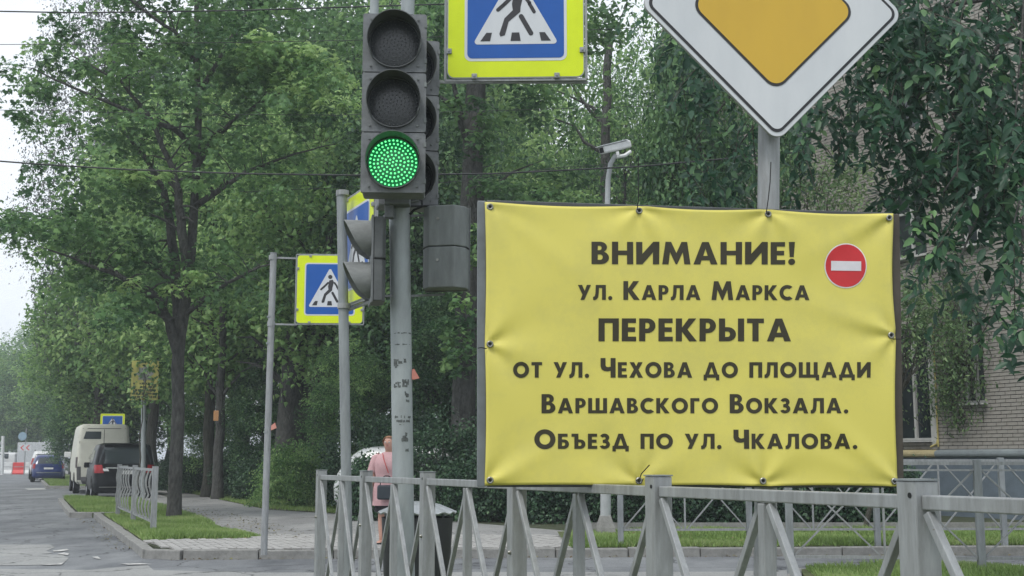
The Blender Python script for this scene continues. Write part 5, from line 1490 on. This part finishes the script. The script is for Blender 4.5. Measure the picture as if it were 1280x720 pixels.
# ------------------------------------------------------------------ yellow board with emblem, orange notice
def notice_board():
    Y = 38; r_, bb, tt = pole('sign_pole', (179, 590), (180, 452), Y, .075, 'pale pole of the faded yellow board beside the parked minivan', M_pole)
    c = W(181, 475.5, Y - .12); w = 33 / 1540 * Y; h = 49 / 1540 * Y
    root = root_at('notice_board', tuple(c), 'faded yellow board with a grey star emblem and illegible print, left of the main trunk', 'sign', rz=R(6))
    M_fy = mat('faded_yellow', (.36, .34, .10), .7, 0, .35, 2.5)
    mb = MB(); mb.box((0, 0, 0), (w, .03, h)); part('board', mb, M_fy, root)
    M_gr = mat('faded_grey_print', (.22, .23, .22), .7); M_dk = mat('faded_dark_print', (.07, .075, .04), .7)
    rr = random.Random(3)
    mb = MB(); pts = []
    for k in range(16):
        a = 2 * math.pi * k / 16; r = w * (.34 if k % 2 == 0 else .24); pts.append((math.cos(a) * r, h * .17 + math.sin(a) * r))
    mb.poly([pts], lambda x, y: (x, -.017, y)); part('emblem', mb, M_gr, root)
    mb = MB()
    for k in range(16):
        a = rr.uniform(0, 6.28); r = w * rr.uniform(.02, .3); x, z = math.cos(a) * r, h * .17 + math.sin(a) * r; mb.add([(x, -.0185, z), (x + .04, -.0185, z + .02), (x + .02, -.0185, z + .07)], [(0, 1, 2)])
    part('emblem_detail', mb, M_dk, root)
    mb = MB()
    for q in range(5):
        x = -w * .42
        while x < w * .4:
            L_ = rr.uniform(.03, .1)
            if rr.random() < .85: mb.box((x + L_ / 2, -.017, -h * (.08 + q * .085)), (L_, .004, .045 + rr.uniform(0, .03)))
            x += L_ + .02
    part('faded_print', mb, M_dk, root)
notice_board()
rg = np.random.default_rng(91); sb = W(150, 455, 37.2); C = np.array([W(rg.uniform(155, 206), rg.uniform(440, 506), 37.2 + rg.normal(0, .2)) for _ in range(26)])
P, nn, d, t = clump_leaves(rg, C, 9, rg.uniform(.12, .3, 26), .5, jit=.7)
sp2 = W(172, 590, 36.9); sp2.z = PZ
rt = root_at('sapling', tuple(sp2), 'thin sapling whose leaves partly cover the faded yellow board', 'tree')
link('crown', leaves_mesh('crown', P - np.array(sp2), nn, d, rg.uniform(.1, .17, len(P)), t, 'maple_low', LM['maple']), rt)
mb = MB(); top = W(182, 450, 37.2) - sp2; tp = limb_path((0, 0, 0), top, 0, 7, .05, random.Random(5)); mb.tube(tp, [.03, .027, .023, .02, .016, .012, .008, .004], 6)
for c in C[::3]: mb.tube(limb_path(tp[5], Vector(c) - sp2, .05, 3, .2, random.Random(6)), [.01, .008, .005, .002], 4, cap=False)
part('trunk', mb, M_bark2, rt)
c = W(270, 519.5, 36.7)
nt_ = root_at('paper_notice', tuple(c), 'small orange paper notice fixed to the slim trunk', 'notice')
mb = MB(); mb.box((0, 0, 0), (.15, .01, .30)); part('paper', mb, mat('orange_paper', (.5, .26, .12), .8, 0, .2, 20), nt_)

# ------------------------------------------------------------------ overhead wires
M_wire = mat('wire_black', (.02, .022, .025), .6)
for pts, r, Y, lab in (([(-60, 13), (100, 16), (300, 13), (430, 9), (560, 5), (900, -10)], .012, 20, 'overhead wire crossing the very top of the photo'),
                       ([(-60, 56), (100, 55), (300, 53), (460, 50), (900, 30)], .006, 21, 'thin overhead wire just below the topmost one'),
                       ([(-60, 197), (60, 206), (160, 212), (300, 217), (440, 219), (620, 217), (800, 208), (1000, 190)], .013, 19, 'overhead wire sagging across the trees at the height of the green lens'),
                       ([(-60, 137), (50, 138), (200, 142), (420, 144), (900, 130)], .005, 22, 'faint wire between the two thicker overhead wires'),
                       ([(300, 240), (560, 228), (700, 209), (900, 200)], .006, 24, 'thin wire behind the traffic light toward the surveillance camera')):
    mb = MB(); mb.tube([W(x, y, Y) for x, y in pts], r, 6); o = part('overhead_wire', mb, M_wire); tag(o, lab, 'wire')

# ------------------------------------------------------------------ waste bin
def bin_():
    c = W(521, 700, 10.0); c.z = .12
    root = root_at('waste_bin', tuple(c), 'black round waste bin with a striped metal lid behind the traffic light pole', 'bin')
    mb = MB(); mb.lathe([(.02, 0), (.24, 0), (.25, .02), (.275, .55), (.285, .74), (.27, .74), (.26, .5), (.2, .05)], 32); part('body', mb, mat('bin_black', (.018, .02, .022), .5, 0, .3, 6), root, smooth=True)
    n = 60; prof = [(.31, .765), (.315, .775), (.26, .80), (.18, .835), (.08, .86), (.0, .865)]
    mb = MB(); vs = []
    for r, z in prof:
        for j in range(n): q = r * (1 + .0 * (j % 2)); vs.append((q * math.cos(2 * math.pi * j / n), q * math.sin(2 * math.pi * j / n), z + (.010 if j % 4 < 2 else 0) * (r / .3)))
    mb.add(vs, [(i * n + j, i * n + (j + 1) % n, (i + 1) * n + (j + 1) % n, (i + 1) * n + j) for i in range(len(prof) - 1) for j in range(n)])
    part('lid', mb, mat('lid_zinc', (.33, .35, .36), .4, .5, .2, 10), root)
    mb = MB(); 
    for a in (40, 160, 280): mb.bar((.26 * math.cos(R(a)), .26 * math.sin(R(a)), .70), (.28 * math.cos(R(a)), .28 * math.sin(R(a)), .775), .03, .008)
    part('lid_support', mb, M_zincd, root)
bin_()

# ------------------------------------------------------------------ woman
def woman():
    Y = 17.6; c = W(484.5, 690, Y); c.z = PZ + .012
    root = root_at('person', tuple(c), 'woman with short reddish hair in a pink tunic, half hidden by the traffic light pole', 'person', rz=R(-10))
    root.scale = (1.0, 1.0, .905)
    M_skin = mat('skin', (.50, .29, .225), .55, 0, .08, 8)
    V = []; E = []; Rd = []
    def add(p, r, par=None):
        V.append(p); Rd.append(r if hasattr(r, '__len__') else (r, r))
        if par is not None: E.append((par, len(V) - 1))
        return len(V) - 1
    pel = add((0, 0, .88), (.15, .11)); 
    waist = add((0, 0, 1.03), (.13, .10), pel); ch = add((0, .005, 1.20), (.145, .105), waist); up = add((0, .01, 1.33), (.12, .09), ch)
    nk = add((0, .0, 1.415), .052, up); n2 = add((0, -.012, 1.46), .05, nk); jaw = add((0, -.028, 1.505), (.062, .068), n2); hd = add((0, -.018, 1.565), (.073, .088), jaw); tp = add((0, -.008, 1.62), (.062, .078), hd); add((0, 0, 1.645), (.03, .04), tp)
    for s in (-1, 1):
        sh = add((s * .155, .01, 1.335), .062, up); ua = add((s * .205, .01, 1.22), .052, sh); el = add((s * .235, .02, 1.075), .042, ua)
        fa = add((s * .240, -.03, .96), .036, el); wr = add((s * .235, -.075, .855), .025, fa); pm = add((s * .232, -.092, .81), (.020, .032), wr); p2 = add((s * .230, -.10, .775), (.014, .034), pm)
        for k, (dy, L_) in enumerate(((-.030, .062), (-.010, .072), (.010, .068), (.028, .052))):
            f1 = add((s * .226, -.10 + dy, .745), .0095, p2); f2 = add((s * .216, -.103 + dy, .745 - L_ * .5), .0085, f1); add((s * .202, -.10 + dy * .9, .745 - L_ * .95), .007, f2)
        t1 = add((s * .222, -.128, .80), .011, pm); add((s * .210, -.142, .765), .009, t1)
        hp = add((s * .085, 0, .80), (.09, .10), pel); kn = add((s * .095, -.015 * s, .47), .056, hp); cf = add((s * .098, .01, .34), .054, kn); an = add((s * .098, .015, .09), .034, cf)
        he = add((s * .098, .03, .045), .036, an); add((s * .105, -.06, .035), (.030, .042), he); add((s * .108, -.14, .025), (.022, .038), len(V) - 1)
    me = bpy.data.meshes.new('body'); me.from_pydata(V, E, []); me.update()
    o = link('body', me, root); me.materials.append(M_skin)
    sk = o.modifiers.new('skin', 'SKIN'); sk.use_smooth_shade = True
    for i, sv in enumerate(me.skin_vertices[0].data): sv.radius = Rd[i]; sv.use_root = (i == 0)
    ss = o.modifiers.new('sub', 'SUBSURF'); ss.levels = 2; ss.render_levels = 2
    def ell(prof, n=28, cx=0):
        mb = MB(); vs = [(cx + a * math.cos(2 * math.pi * j / n) + ox, oy + b * math.sin(2 * math.pi * j / n), z) for z, a, b, ox, oy in prof for j in range(n)]
        mb.add(vs, [(i * n + j, i * n + (j + 1) % n, (i + 1) * n + (j + 1) % n, (i + 1) * n + j) for i in range(len(prof) - 1) for j in range(n)]); return mb
    M_pink = mat('pink_cloth', (.50, .31, .32), .85, 0, .12, 7, .3, 30)
    fold = lambda mb, amp: [(x * (1 + amp * math.sin(math.atan2(y, x) * 9 + z * 7)), y * (1 + amp * math.sin(math.atan2(y, x) * 9 + z * 7)), z) for x, y, z in mb.v]
    mb = ell([(.60, .245, .20, 0, 0), (.75, .235, .185, 0, 0), (.90, .215, .165, 0, 0), (1.03, .185, .145, 0, 0), (1.12, .19, .155, 0, -.01), (1.22, .20, .165, 0, -.02), (1.31, .195, .14, 0, -.005), (1.37, .165, .11, 0, .005), (1.405, .10, .085, 0, .0), (1.42, .07, .07, 0, -.003)])
    mb.v = fold(mb, .022); t = part('tunic', mb, M_pink, root); t.data.shade_smooth()
    for s in (-1, 1):
        mb = MB(); mb.tube([(s * .13, .01, 1.36), (s * .18, .01, 1.33), (s * .215, .01, 1.22), (s * .24, .018, 1.12)], [.055, .072, .074, .076], 16, cap=False); part('sleeve', mb, M_pink, root).data.shade_smooth()
    mb = ell([(.50, .19, .15, 0, 0), (.62, .20, .16, 0, 0), (.80, .19, .155, 0, 0)]); mb.v = fold(mb, .02); part('skirt', mb, mat('dark_cloth', (.02, .02, .025), .9), root).data.shade_smooth()
    # hair: cap of short strands round the skull, tied back
    M_h = mat('reddish_hair', (.26, .13, .07), .6, 0, .35, 40, .4, 90, stretch=(1, 1, .3))
    mb = MB(); n = 26; vs = []; prof = []
    for i in range(11):
        ph = math.pi * i / 14
        for j in range(n):
            a = 2 * math.pi * j / n; front = max(0, -math.sin(a)); lim = 1 - .66 * min(1, front * 1.6) ** .8
            p = ph * lim
            vs.append((.084 * math.sin(p) * math.cos(a) * (1 + .03 * math.sin(a * 11)), -.012 + .104 * math.sin(p) * math.sin(a) + .006, 1.575 + .093 * math.cos(p)))
    mb.add(vs, [(i * n + j, i * n + (j + 1) % n, (i + 1) * n + (j + 1) % n, (i + 1) * n + j) for i in range(10) for j in range(n)]); h = part('hair', mb, M_h, root); h.data.shade_smooth()
    s_ = h.modifiers.new('solid', 'SOLIDIFY'); s_.thickness = .006
    M_lip = mat('lips', (.42, .13, .12), .5); M_eye = mat('eye_dark', (.04, .03, .025), .3); M_ew = mat('eye_white', (.55, .53, .5), .4)
    for s in (-1, 1):
        mb = MB(); mb.lathe([(.0, .012), (.008, .009), (.0115, 0), (.008, -.009), (0, -.012)], 12, Matrix.Translation((s * .028, -.098, 1.572))); part('eye', mb, M_ew, root, smooth=True)
        mb = MB(); mb.lathe([(.0, .005), (.0045, 0), (0, -.005)], 10, Matrix.Translation((s * .028, -.108, 1.572))); part('pupil', mb, M_eye, root)
        mb = MB(); mb.tube([(s * .012, -.104, 1.592), (s * .03, -.105, 1.598), (s * .047, -.094, 1.592)], [.003, .0035, .002], 6); part('eyebrow', mb, M_h, root)
        mb = MB(); mb.lathe([(0, .030), (.010, .024), (.014, .005), (.009, -.02), (0, -.028)], 10, Matrix.Translation((s * .077, .0, 1.562))); part('ear', mb, M_skin, root, smooth=True)
    mb = MB(); mb.add([(-.007, -.096, 1.585), (.007, -.096, 1.585), (-.016, -.095, 1.538), (.016, -.095, 1.538), (0, -.125, 1.543), (0, -.097, 1.532)], [(0, 4, 1), (0, 2, 4), (1, 4, 3), (2, 5, 4), (4, 5, 3)]); part('nose', mb, M_skin, root).data.shade_smooth()
    mb = MB(); mb.tube([(-.022, -.090, 1.513), (-.008, -.099, 1.517), (.008, -.099, 1.517), (.022, -.090, 1.513)], [.002, .005, .005, .002], 8); part('mouth', mb, M_lip, root, smooth=True)
    for s in (-1, 1):
        mb = MB(); mb.prism(rrect(.085, .24, .04), lambda x, y, q: (x + s * .104, y - .055, q), .035); part('shoe', mb, M_black, root, bevel=.008)
    mb = MB(); mb.tube([(-.06, -.11, 1.40), (-.03, -.165, 1.32), (.01, -.19, 1.22), (.05, -.19, 1.10)], .006, 6); part('red_strap', mb, mat('red_strap', (.45, .06, .05), .6), root)
    b = root_at('handbag', tuple(c + Vector((.0, -.26, .60))), 'dark grey handbag held against the pink tunic', 'bag', rz=R(10))
    mb = MB(); mb.box((0, 0, .13), (.26, .09, .20)); part('body', mb, mat('bag_grey', (.035, .045, .055), .5), b, bevel=.025)
    mb = MB(); mb.tube([(-.09, 0, .23), (-.085, 0, .28), (-.06, 0, .33), (-.025, 0, .355), (.025, 0, .355), (.06, 0, .33), (.085, 0, .28), (.09, 0, .23)], .007, 8); part('handle', mb, M_black, b, smooth=True)
woman()

# ------------------------------------------------------------------ vehicles
def vehicle(name, loc, rz, label, cat, L_, zs, paint, wheel_r=.33, wb=(.17, .8), rear_glass=None, track=None, sideglass=None, front_glass=None, n=6, roofcol=None, group=None):
    """zs: rows (z, halfwidth, y_rear, y_front). y=0 rear, +y forward. Surface: superellipse rings."""
    root = root_at(name, loc, label, cat, group, rz=rz)
    zs = np.array(zs, float)
    def at(z): return [np.interp(z, zs[:, 0], zs[:, k]) for k in (1, 2, 3)]
    def ring(z, m=64):
        hw, yr, yf = at(z); cy, ly = (yr + yf) / 2, (yf - yr) / 2; out = []
        for j in range(m):
            a = 2 * math.pi * j / m; c, s = math.cos(a), math.sin(a)
            out.append((hw * math.copysign(abs(c) ** (2 / n), c), cy + ly * math.copysign(abs(s) ** (2 / (n + 4)), s), z))
        return out
    lv = []
    for a, b in zip(zs[:-1, 0], zs[1:, 0]): lv += [a, (a + b) / 2] if b - a > .12 else [a]
    lv.append(zs[-1, 0]); m = 64; vs = []
    for z in lv: vs += ring(z)
    fs = [(i * m + j, i * m + (j + 1) % m, (i + 1) * m + (j + 1) % m, (i + 1) * m + j) for i in range(len(lv) - 1) for j in range(m)] + [tuple(range(m))[::-1], tuple((len(lv) - 1) * m + j for j in range(m))]
    body = part('body', MB().add(vs, fs), paint, root, smooth=True)
    def rear(xn, z, off=.006):
        hw, yr, yf = at(z); ly = (yf - yr) / 2; cy = (yr + yf) / 2; x = xn * hw
        y = cy - ly * (1 - min(.9999, abs(xn)) ** n) ** (1 / (n + 4)); return (x, y - off, z)
    def side(s, y, z, off=.006):
        hw, yr, yf = at(z); ly = (yf - yr) / 2; cy = (yr + yf) / 2; q = min(.9999, abs((y - cy) / ly)); x = hw * (1 - q ** (n + 4)) ** (1 / n); return (s * (x + off), y, z)
    def patch(nm, fn, u0, u1, z0, z1, m_, top=None, k=8, off=.006, par=None):
        """u0,u1 at bottom; top=(u0t,u1t)"""
        top = top or (u0, u1); vs = []
        for j in range(k + 1):
            t = j / k; z = z0 + (z1 - z0) * t; a = u0 + (top[0] - u0) * t; b = u1 + (top[1] - u1) * t
            for i in range(k + 1): vs.append(fn(a + (b - a) * i / k, z, off))
        o = part(nm, MB().add(vs, [(j * (k + 1) + i, j * (k + 1) + i + 1, (j + 1) * (k + 1) + i + 1, (j + 1) * (k + 1) + i) for j in range(k) for i in range(k)]), m_, par or root); o.data.shade_smooth(); return o
    track = track or zs[:, 1].max() - .11
    for fy in wb:
        for s in (-1, 1):
            y = fy * L_; T_ = Matrix.Translation((s * track, y, wheel_r)) @ Matrix.Rotation(math.pi / 2, 4, 'Y')
            mb = MB(); w = .11; r = wheel_r; mb.lathe([(r * .62, -w), (r * .93, -w), (r, -w * .75), (r, w * .75), (r * .93, w), (r * .62, w)], 28, T_)
            wh = part('wheel', mb, M_rub, root, smooth=True)
            mb = MB(); mb.lathe([(0, s * w * .6), (r * .15, s * w * .75), (r * .5, s * w * .55), (r * .63, s * w * .95)], 20, T_); part('rim', mb, M_chrome, wh)
            mb = MB(); T2 = Matrix.Translation((s * (track + .035), y, wheel_r)) @ Matrix.Rotation(math.pi / 2, 4, 'Y'); mb.lathe([(0, 0), (r * 1.16, 0), (r * 1.16, s * .075), (r * 1.2, s * .08)], 28, T2); part('wheel_arch', mb, M_black, root)
    return root, rear, side, patch, at
M_pblack = mat('black_car_paint', (.006, .0065, .008), .3, 0, .1, 3, spec=.15, coat=0)
M_pblue = mat('blue_car_paint', (.012, .028, .13), .3, 0, .1, 3, coat=.6)
M_pbeige = mat('beige_van_paint', (.54, .54, .47), .5, 0, .08, 3, .1, 6)
M_pwhite = mat('white_car_paint', (.6, .61, .61), .3, 0, .05, coat=.4)
hdg = math.atan(.396)     # road heading, left of +Y

# black minivan
Y = 40.0; a = W(156, 600, Y)
v, rear, side, patch, at = vehicle('parked_minivan', (a.x, Y, PZ - .13), hdg, 'black minivan parked with its rear to the viewer behind the short verge railing', 'minivan', 4.8,
    [(.22, .85, .10, 4.6), (.30, .96, .02, 4.75), (.48, .98, -.02, 4.8), (.62, .98, .0, 4.8), (.72, .98, .06, 4.75), (.95, .975, .07, 4.55), (1.08, .96, .10, 4.2), (1.2, .94, .13, 3.8), (1.6, .86, .23, 3.0), (1.76, .80, .29, 2.7), (1.82, .64, .46, 2.4)], M_pblack, .35, n=8)
patch('rear_window', rear, -.86, .86, 1.16, 1.68, M_cglass, (-.80, .80))
patch('chrome_strip', rear, -.62, .62, 1.00, 1.045, M_chrome, k=6, off=.02)
for s in (-1, 1):
    patch('tail_lamp', rear, s * .66, s * .985, .86, 1.12, M_red, (s * .74, s * .975), off=.014); patch('reversing_lamp', rear, s * .50, s * .66, .92, 1.0, M_whp, (s * .54, s * .74), off=.012)
    patch('side_window', lambda u, z, off: side(s, u, z, off), 1.0, 3.6, 1.14, 1.60, M_cglass, (1.1, 2.9))
patch('licence_plate', rear, -.24, .24, .82, .94, M_plate, off=.02); patch('bumper_line', rear, -.8, .8, .40, .43, M_bolt, off=.012); patch('lower_trim', rear, -.7, .7, .22, .34, M_black, off=.01)
patch('plate_handle', rear, -.1, .1, 1.06, 1.10, M_chrome, off=.03)
mb = MB(); mb.box((0, .30, 1.775), (1.3, .22, .03)); part('spoiler', mb, M_pblack, v, bevel=.01)
for s in (-1, 1): mb = MB(); mb.box((s * 1.0, 3.3, 1.1), (.22, .12, .18)); part('wing_mirror', mb, M_pblack, v, bevel=.03)

# beige van
Y = 46.5; a = W(128, 600, Y)
v, rear, side, patch, at = vehicle('parked_van', (a.x, Y, 0), hdg, 'beige panel van parked in front of the black minivan', 'van', 5.6,
    [(.35, .86, .05, 5.3), (.45, .95, .0, 5.55), (.9, .98, .0, 5.6), (1.2, .98, .01, 5.4), (1.5, .97, .03, 4.9), (2.0, .94, .06, 4.3), (2.4, .90, .09, 4.0), (2.53, .86, .13, 3.8), (2.58, .74, .28, 3.5)], M_pbeige, .36, n=14)
patch('rear_window', rear, -.78, -.12, 2.02, 2.30, M_cglass, (-.72, -.12)); 
patch('door_gap', rear, -.012, .012, .62, 2.42, M_black, k=6, off=.004); patch('upper_seam', rear, -.86, .86, 2.40, 2.42, M_black, k=6, off=.004)
for s in (-1, 1): patch('tail_lamp', rear, s * .93, s * .998, .95, 1.35, M_red if s > 0 else mat('dark_lamp', (.05, .03, .03), .3), off=.01)
patch('side_strip', rear, -.95, -.80, .5, 1.0, mat('van_lower_dark', (.06, .06, .06), .6), off=.008)
patch('bumper', rear, -.95, .95, .36, .62, mat('bumper_grey', (.10, .10, .105), .6), off=.03)
mb = MB()
for p, q in (((-.52, 1.30), (-.36, 1.30)), ((-.36, 1.30), (-.44, 1.46)), ((-.44, 1.46), (-.52, 1.30))): mb.bar((p[0], -.0, p[1]), (q[0], -.0, q[1]), .012, .01)
part('triangle_mark', mb, M_bolt, v)
mb = MB(); mb.box((-1.12, 4.2, 1.45), (.26, .1, .22)); part('wing_mirror', mb, M_whp, v, bevel=.03)
mb = MB(); mb.box((-.86, .0, 1.9), (.02, .03, .10)); mb.box((-.92, .0, 1.1), (.02, .03, .10)); part('hinge', mb, M_bolt, v)

# blue hatchback and the grey roof racked car ahead of it
Y = 68.0; a = W(60, 600, Y)
v, rear, side, patch, at = vehicle('parked_car', (a.x, Y, 0), hdg, 'dark blue hatchback parked far down the road, half behind a low tree', 'car', 4.2,
    [(.22, .78, .08, 4.1), (.32, .86, .0, 4.2), (.6, .875, -.02, 4.2), (.75, .87, .05, 4.1), (.92, .85, .08, 3.9), (1.0, .83, .12, 3.1), (1.35, .68, .38, 2.4), (1.46, .58, .55, 2.1), (1.49, .45, .8, 1.9)], M_pblue, .31)
patch('rear_window', rear, -.86, .86, 1.0, 1.33, M_cglass, (-.82, .82)); patch('licence_plate', rear, -.28, .28, .70, .80, M_plate, off=.02); patch('bumper_line', rear, -.9, .9, .50, .53, M_chrome, off=.012)
for s in (-1, 1): patch('tail_lamp', rear, s * .80, s * .99, .74, 1.0, M_red, off=.012); patch('side_window', lambda u, z, off: side(s, u, z, off), .7, 2.9, 1.0, 1.32, M_cglass, (1.0, 2.2))
Y = 76.0; a = W(56, 600, Y)
v, rear, side, patch, at = vehicle('parked_car', (a.x, Y, 0), hdg, 'pale estate car with roof rails just ahead of the blue hatchback', 'car', 4.5,
    [(.25, .78, .08, 4.4), (.35, .88, .0, 4.5), (.7, .90, .0, 4.5), (1.0, .87, .06, 4.2), (1.08, .85, .1, 3.4), (1.55, .72, .35, 2.7), (1.72, .66, .5, 2.4), (1.75, .5, .8, 2.1)], M_pwhite, .33)
patch('rear_window', rear, -.84, .84, 1.08, 1.55, M_cglass, (-.8, .8))
for s in (-1, 1):
    patch('tail_lamp', rear, s * .84, s * .99, .9, 1.3, M_red, off=.012); mb = MB(); mb.bar((s * .62, .7, 1.81), (s * .62, 2.3, 1.81), .03, .03); mb.bar((s * .62, .75, 1.72), (s * .62, .75, 1.81), .03, .03); mb.bar((s * .62, 2.2, 1.7), (s * .62, 2.2, 1.81), .03, .03); part('roof_rail', mb, M_black, v)
# white car behind the bush, seen from its front corner
Y = 27.5; a = W(432, 600, Y)
v, rear, side, patch, at = vehicle('parked_car', (a.x - .1, Y, PZ), R(262), 'white car parked behind the round bush, nose to the left', 'car', 4.3,
    [(.22, .78, .08, 4.2), (.32, .86, .0, 4.28), (.6, .88, -.02, 4.3), (.75, .87, .03, 4.2), (.88, .85, .06, 3.95), (.97, .82, .12, 3.3), (1.3, .68, .4, 2.55), (1.42, .60, .6, 2.3), (1.46, .45, .9, 2.0)], M_pwhite, .31)
for s in (-1, 1): patch('side_window', lambda u, z, off: side(s, u, z, off), .8, 3.1, .97, 1.3, M_cglass, (1.0, 2.45)); mb = MB(); mb.box((s * .96, 2.95, 1.02), (.2, .12, .13)); part('wing_mirror', mb, M_black, v, bevel=.02)
front = lambda xn, z, off: (lambda p: (p[0], at(z)[1] + at(z)[2] - p[1] + 0, z))(rear(xn, z, off))
patch('windscreen', front, -.86, .86, 1.0, 1.28, M_cglass, (-.84, .84)); patch('grille', front, -.4, .4, .5, .62, M_black)
for s in (-1, 1): patch('headlight', front, s * .60, s * .97, .62, .78, M_chrome, off=.01)

# road works far down the road
Y = 100.0
for i, (x0, x1, col, lab) in enumerate(((3, 17, M_whp, 'white plastic road barrier block at the far road works'), (17, 32, M_redp, 'red plastic road barrier block at the far road works'), (32, 38, M_whp, 'narrow white plastic barrier block right of the red one'))):
    a, b = W(x0, 577, Y), W(x1, 567, Y); w = b.x - a.x - .03
    rt = root_at('road_barrier', ((a.x + b.x) / 2, Y, 0), lab, 'barrier', 'plastic barriers of the road works', rz=R(5))
    pr = [(-.25, 0), (.25, 0), (.25, .12), (.12, .35), (.09, .95), (-.09, .95), (-.12, .35), (-.25, .12)]
    mb = MB(); mb.prism(pr, lambda x, y, q: (q - w / 2, x, y), w); part('shell', mb, col, rt, bevel=.02)
    mb = MB(); mb.box((0, -.11, .6), (w * .8, .02, .05)); part('groove', mb, M_sback, rt)
a = W(33, 552, 106)
rt = root_at('works_truck', (a.x, 106, 0), 'white works truck standing across the road beyond the barriers', 'truck', rz=R(70))
mb = MB(); mb.box((0, 1.2, 1.0), (2.0, 1.9, 1.5)); part('cab', mb, M_pwhite, rt, bevel=.15)
mb = MB(); mb.box((0, -1.8, 1.55), (2.1, 3.6, 2.1)); part('cargo_box', mb, mat('cargo_grey', (.42, .44, .46), .6), rt, bevel=.04)
mb = MB(); mb.box((0, 1.4, 1.45), (2.03, 1.0, .45)); part('cab_window', mb, M_cglass, rt, bevel=.05)
for y in (1.3, -2.4):
    for s in (-1, 1): mb = MB(); mb.lathe([(0, -.1), (.40, -.1), (.40, .1), (0, .1)], 20, Matrix.Translation((s * .9, y, .4)) @ Matrix.Rotation(math.pi / 2, 4, 'Y')); part('wheel', mb, M_rub, rt)
Y = 104; a = W(22, 560, Y)
v, rear, side, patch, at = vehicle('parked_car', (a.x - 1.2, Y, 0), R(75), 'white car parked across the road behind the white barrier block', 'car', 4.4,
    [(.25, .78, .08, 4.3), (.35, .88, .0, 4.4), (.7, .90, .0, 4.4), (.95, .87, .06, 4.0), (1.02, .85, .1, 3.2), (1.5, .72, .35, 2.5), (1.6, .55, .7, 2.1)], M_pwhite, .33)
for s in (-1, 1): patch('side_window', lambda u, z, off: side(s, u, z, off), .7, 3.0, 1.02, 1.42, M_cglass, (.9, 2.3))
Y = 98; a = W(31, 572, Y)
rt = root_at('detour_sign', (a.x, Y, 0), 'red and white arrow board over the red barrier at the far road works', 'road sign')
mb = MB(); mb.tube([(0, 0, 0), (0, 0, 3.6)], .04, 10); part('post', mb, M_zinc, rt)
mb = MB(); mb.box((0, -.05, 2.1), (1.0, .03, .5)); part('board', mb, M_sw, rt)
mb = MB()
for k in range(2):
    x = -.22 + k * .44; mb.poly([[(x - .16, 0), (x + .06, .2), (x + .16, .2), (x - .04, 0), (x + .16, -.2), (x + .06, -.2)]], lambda p, q: (p, -.068, q + 2.1))
part('arrow', mb, M_redp, rt)
mb = MB(); mb.lathe([(0, 0), (.33, 0), (.33, .02), (0, .02)], 28, Matrix.Translation((-.25, -.06, 3.0)) @ Matrix.Rotation(math.pi / 2, 4, 'X')); part('round_plate', mb, mat('pale_blue_sign', (.25, .36, .45), .5), rt)
r_, pb, pt = pole('white_post', (3, 575), (4, 545), 90, .12, 'pale short post at the left edge of the photo beside the far road', M_whp, z0=.1)

# ------------------------------------------------------------------ thin haze, added also to stand in for the windscreen's pale veil
hz = MB(); hz.box((0, 420, 12.0), (1500, 1000, 28.0))
me = hz.mesh('haze', None)
mh = bpy.data.materials.new('haze_air'); mh.use_nodes = True; nn_ = mh.node_tree.nodes; nn_.clear()
ho = nn_.new('ShaderNodeOutputMaterial'); pv_ = nn_.new('ShaderNodeVolumePrincipled'); pv_.inputs['Density'].default_value = .0016; pv_.inputs['Color'].default_value = (.80, .87, .92, 1); pv_.inputs['Anisotropy'].default_value = .1
mh.node_tree.links.new(pv_.outputs['Volume'], ho.inputs['Volume']); me.materials.append(mh)
HZ = tag(link('haze', me), kind='stuff')
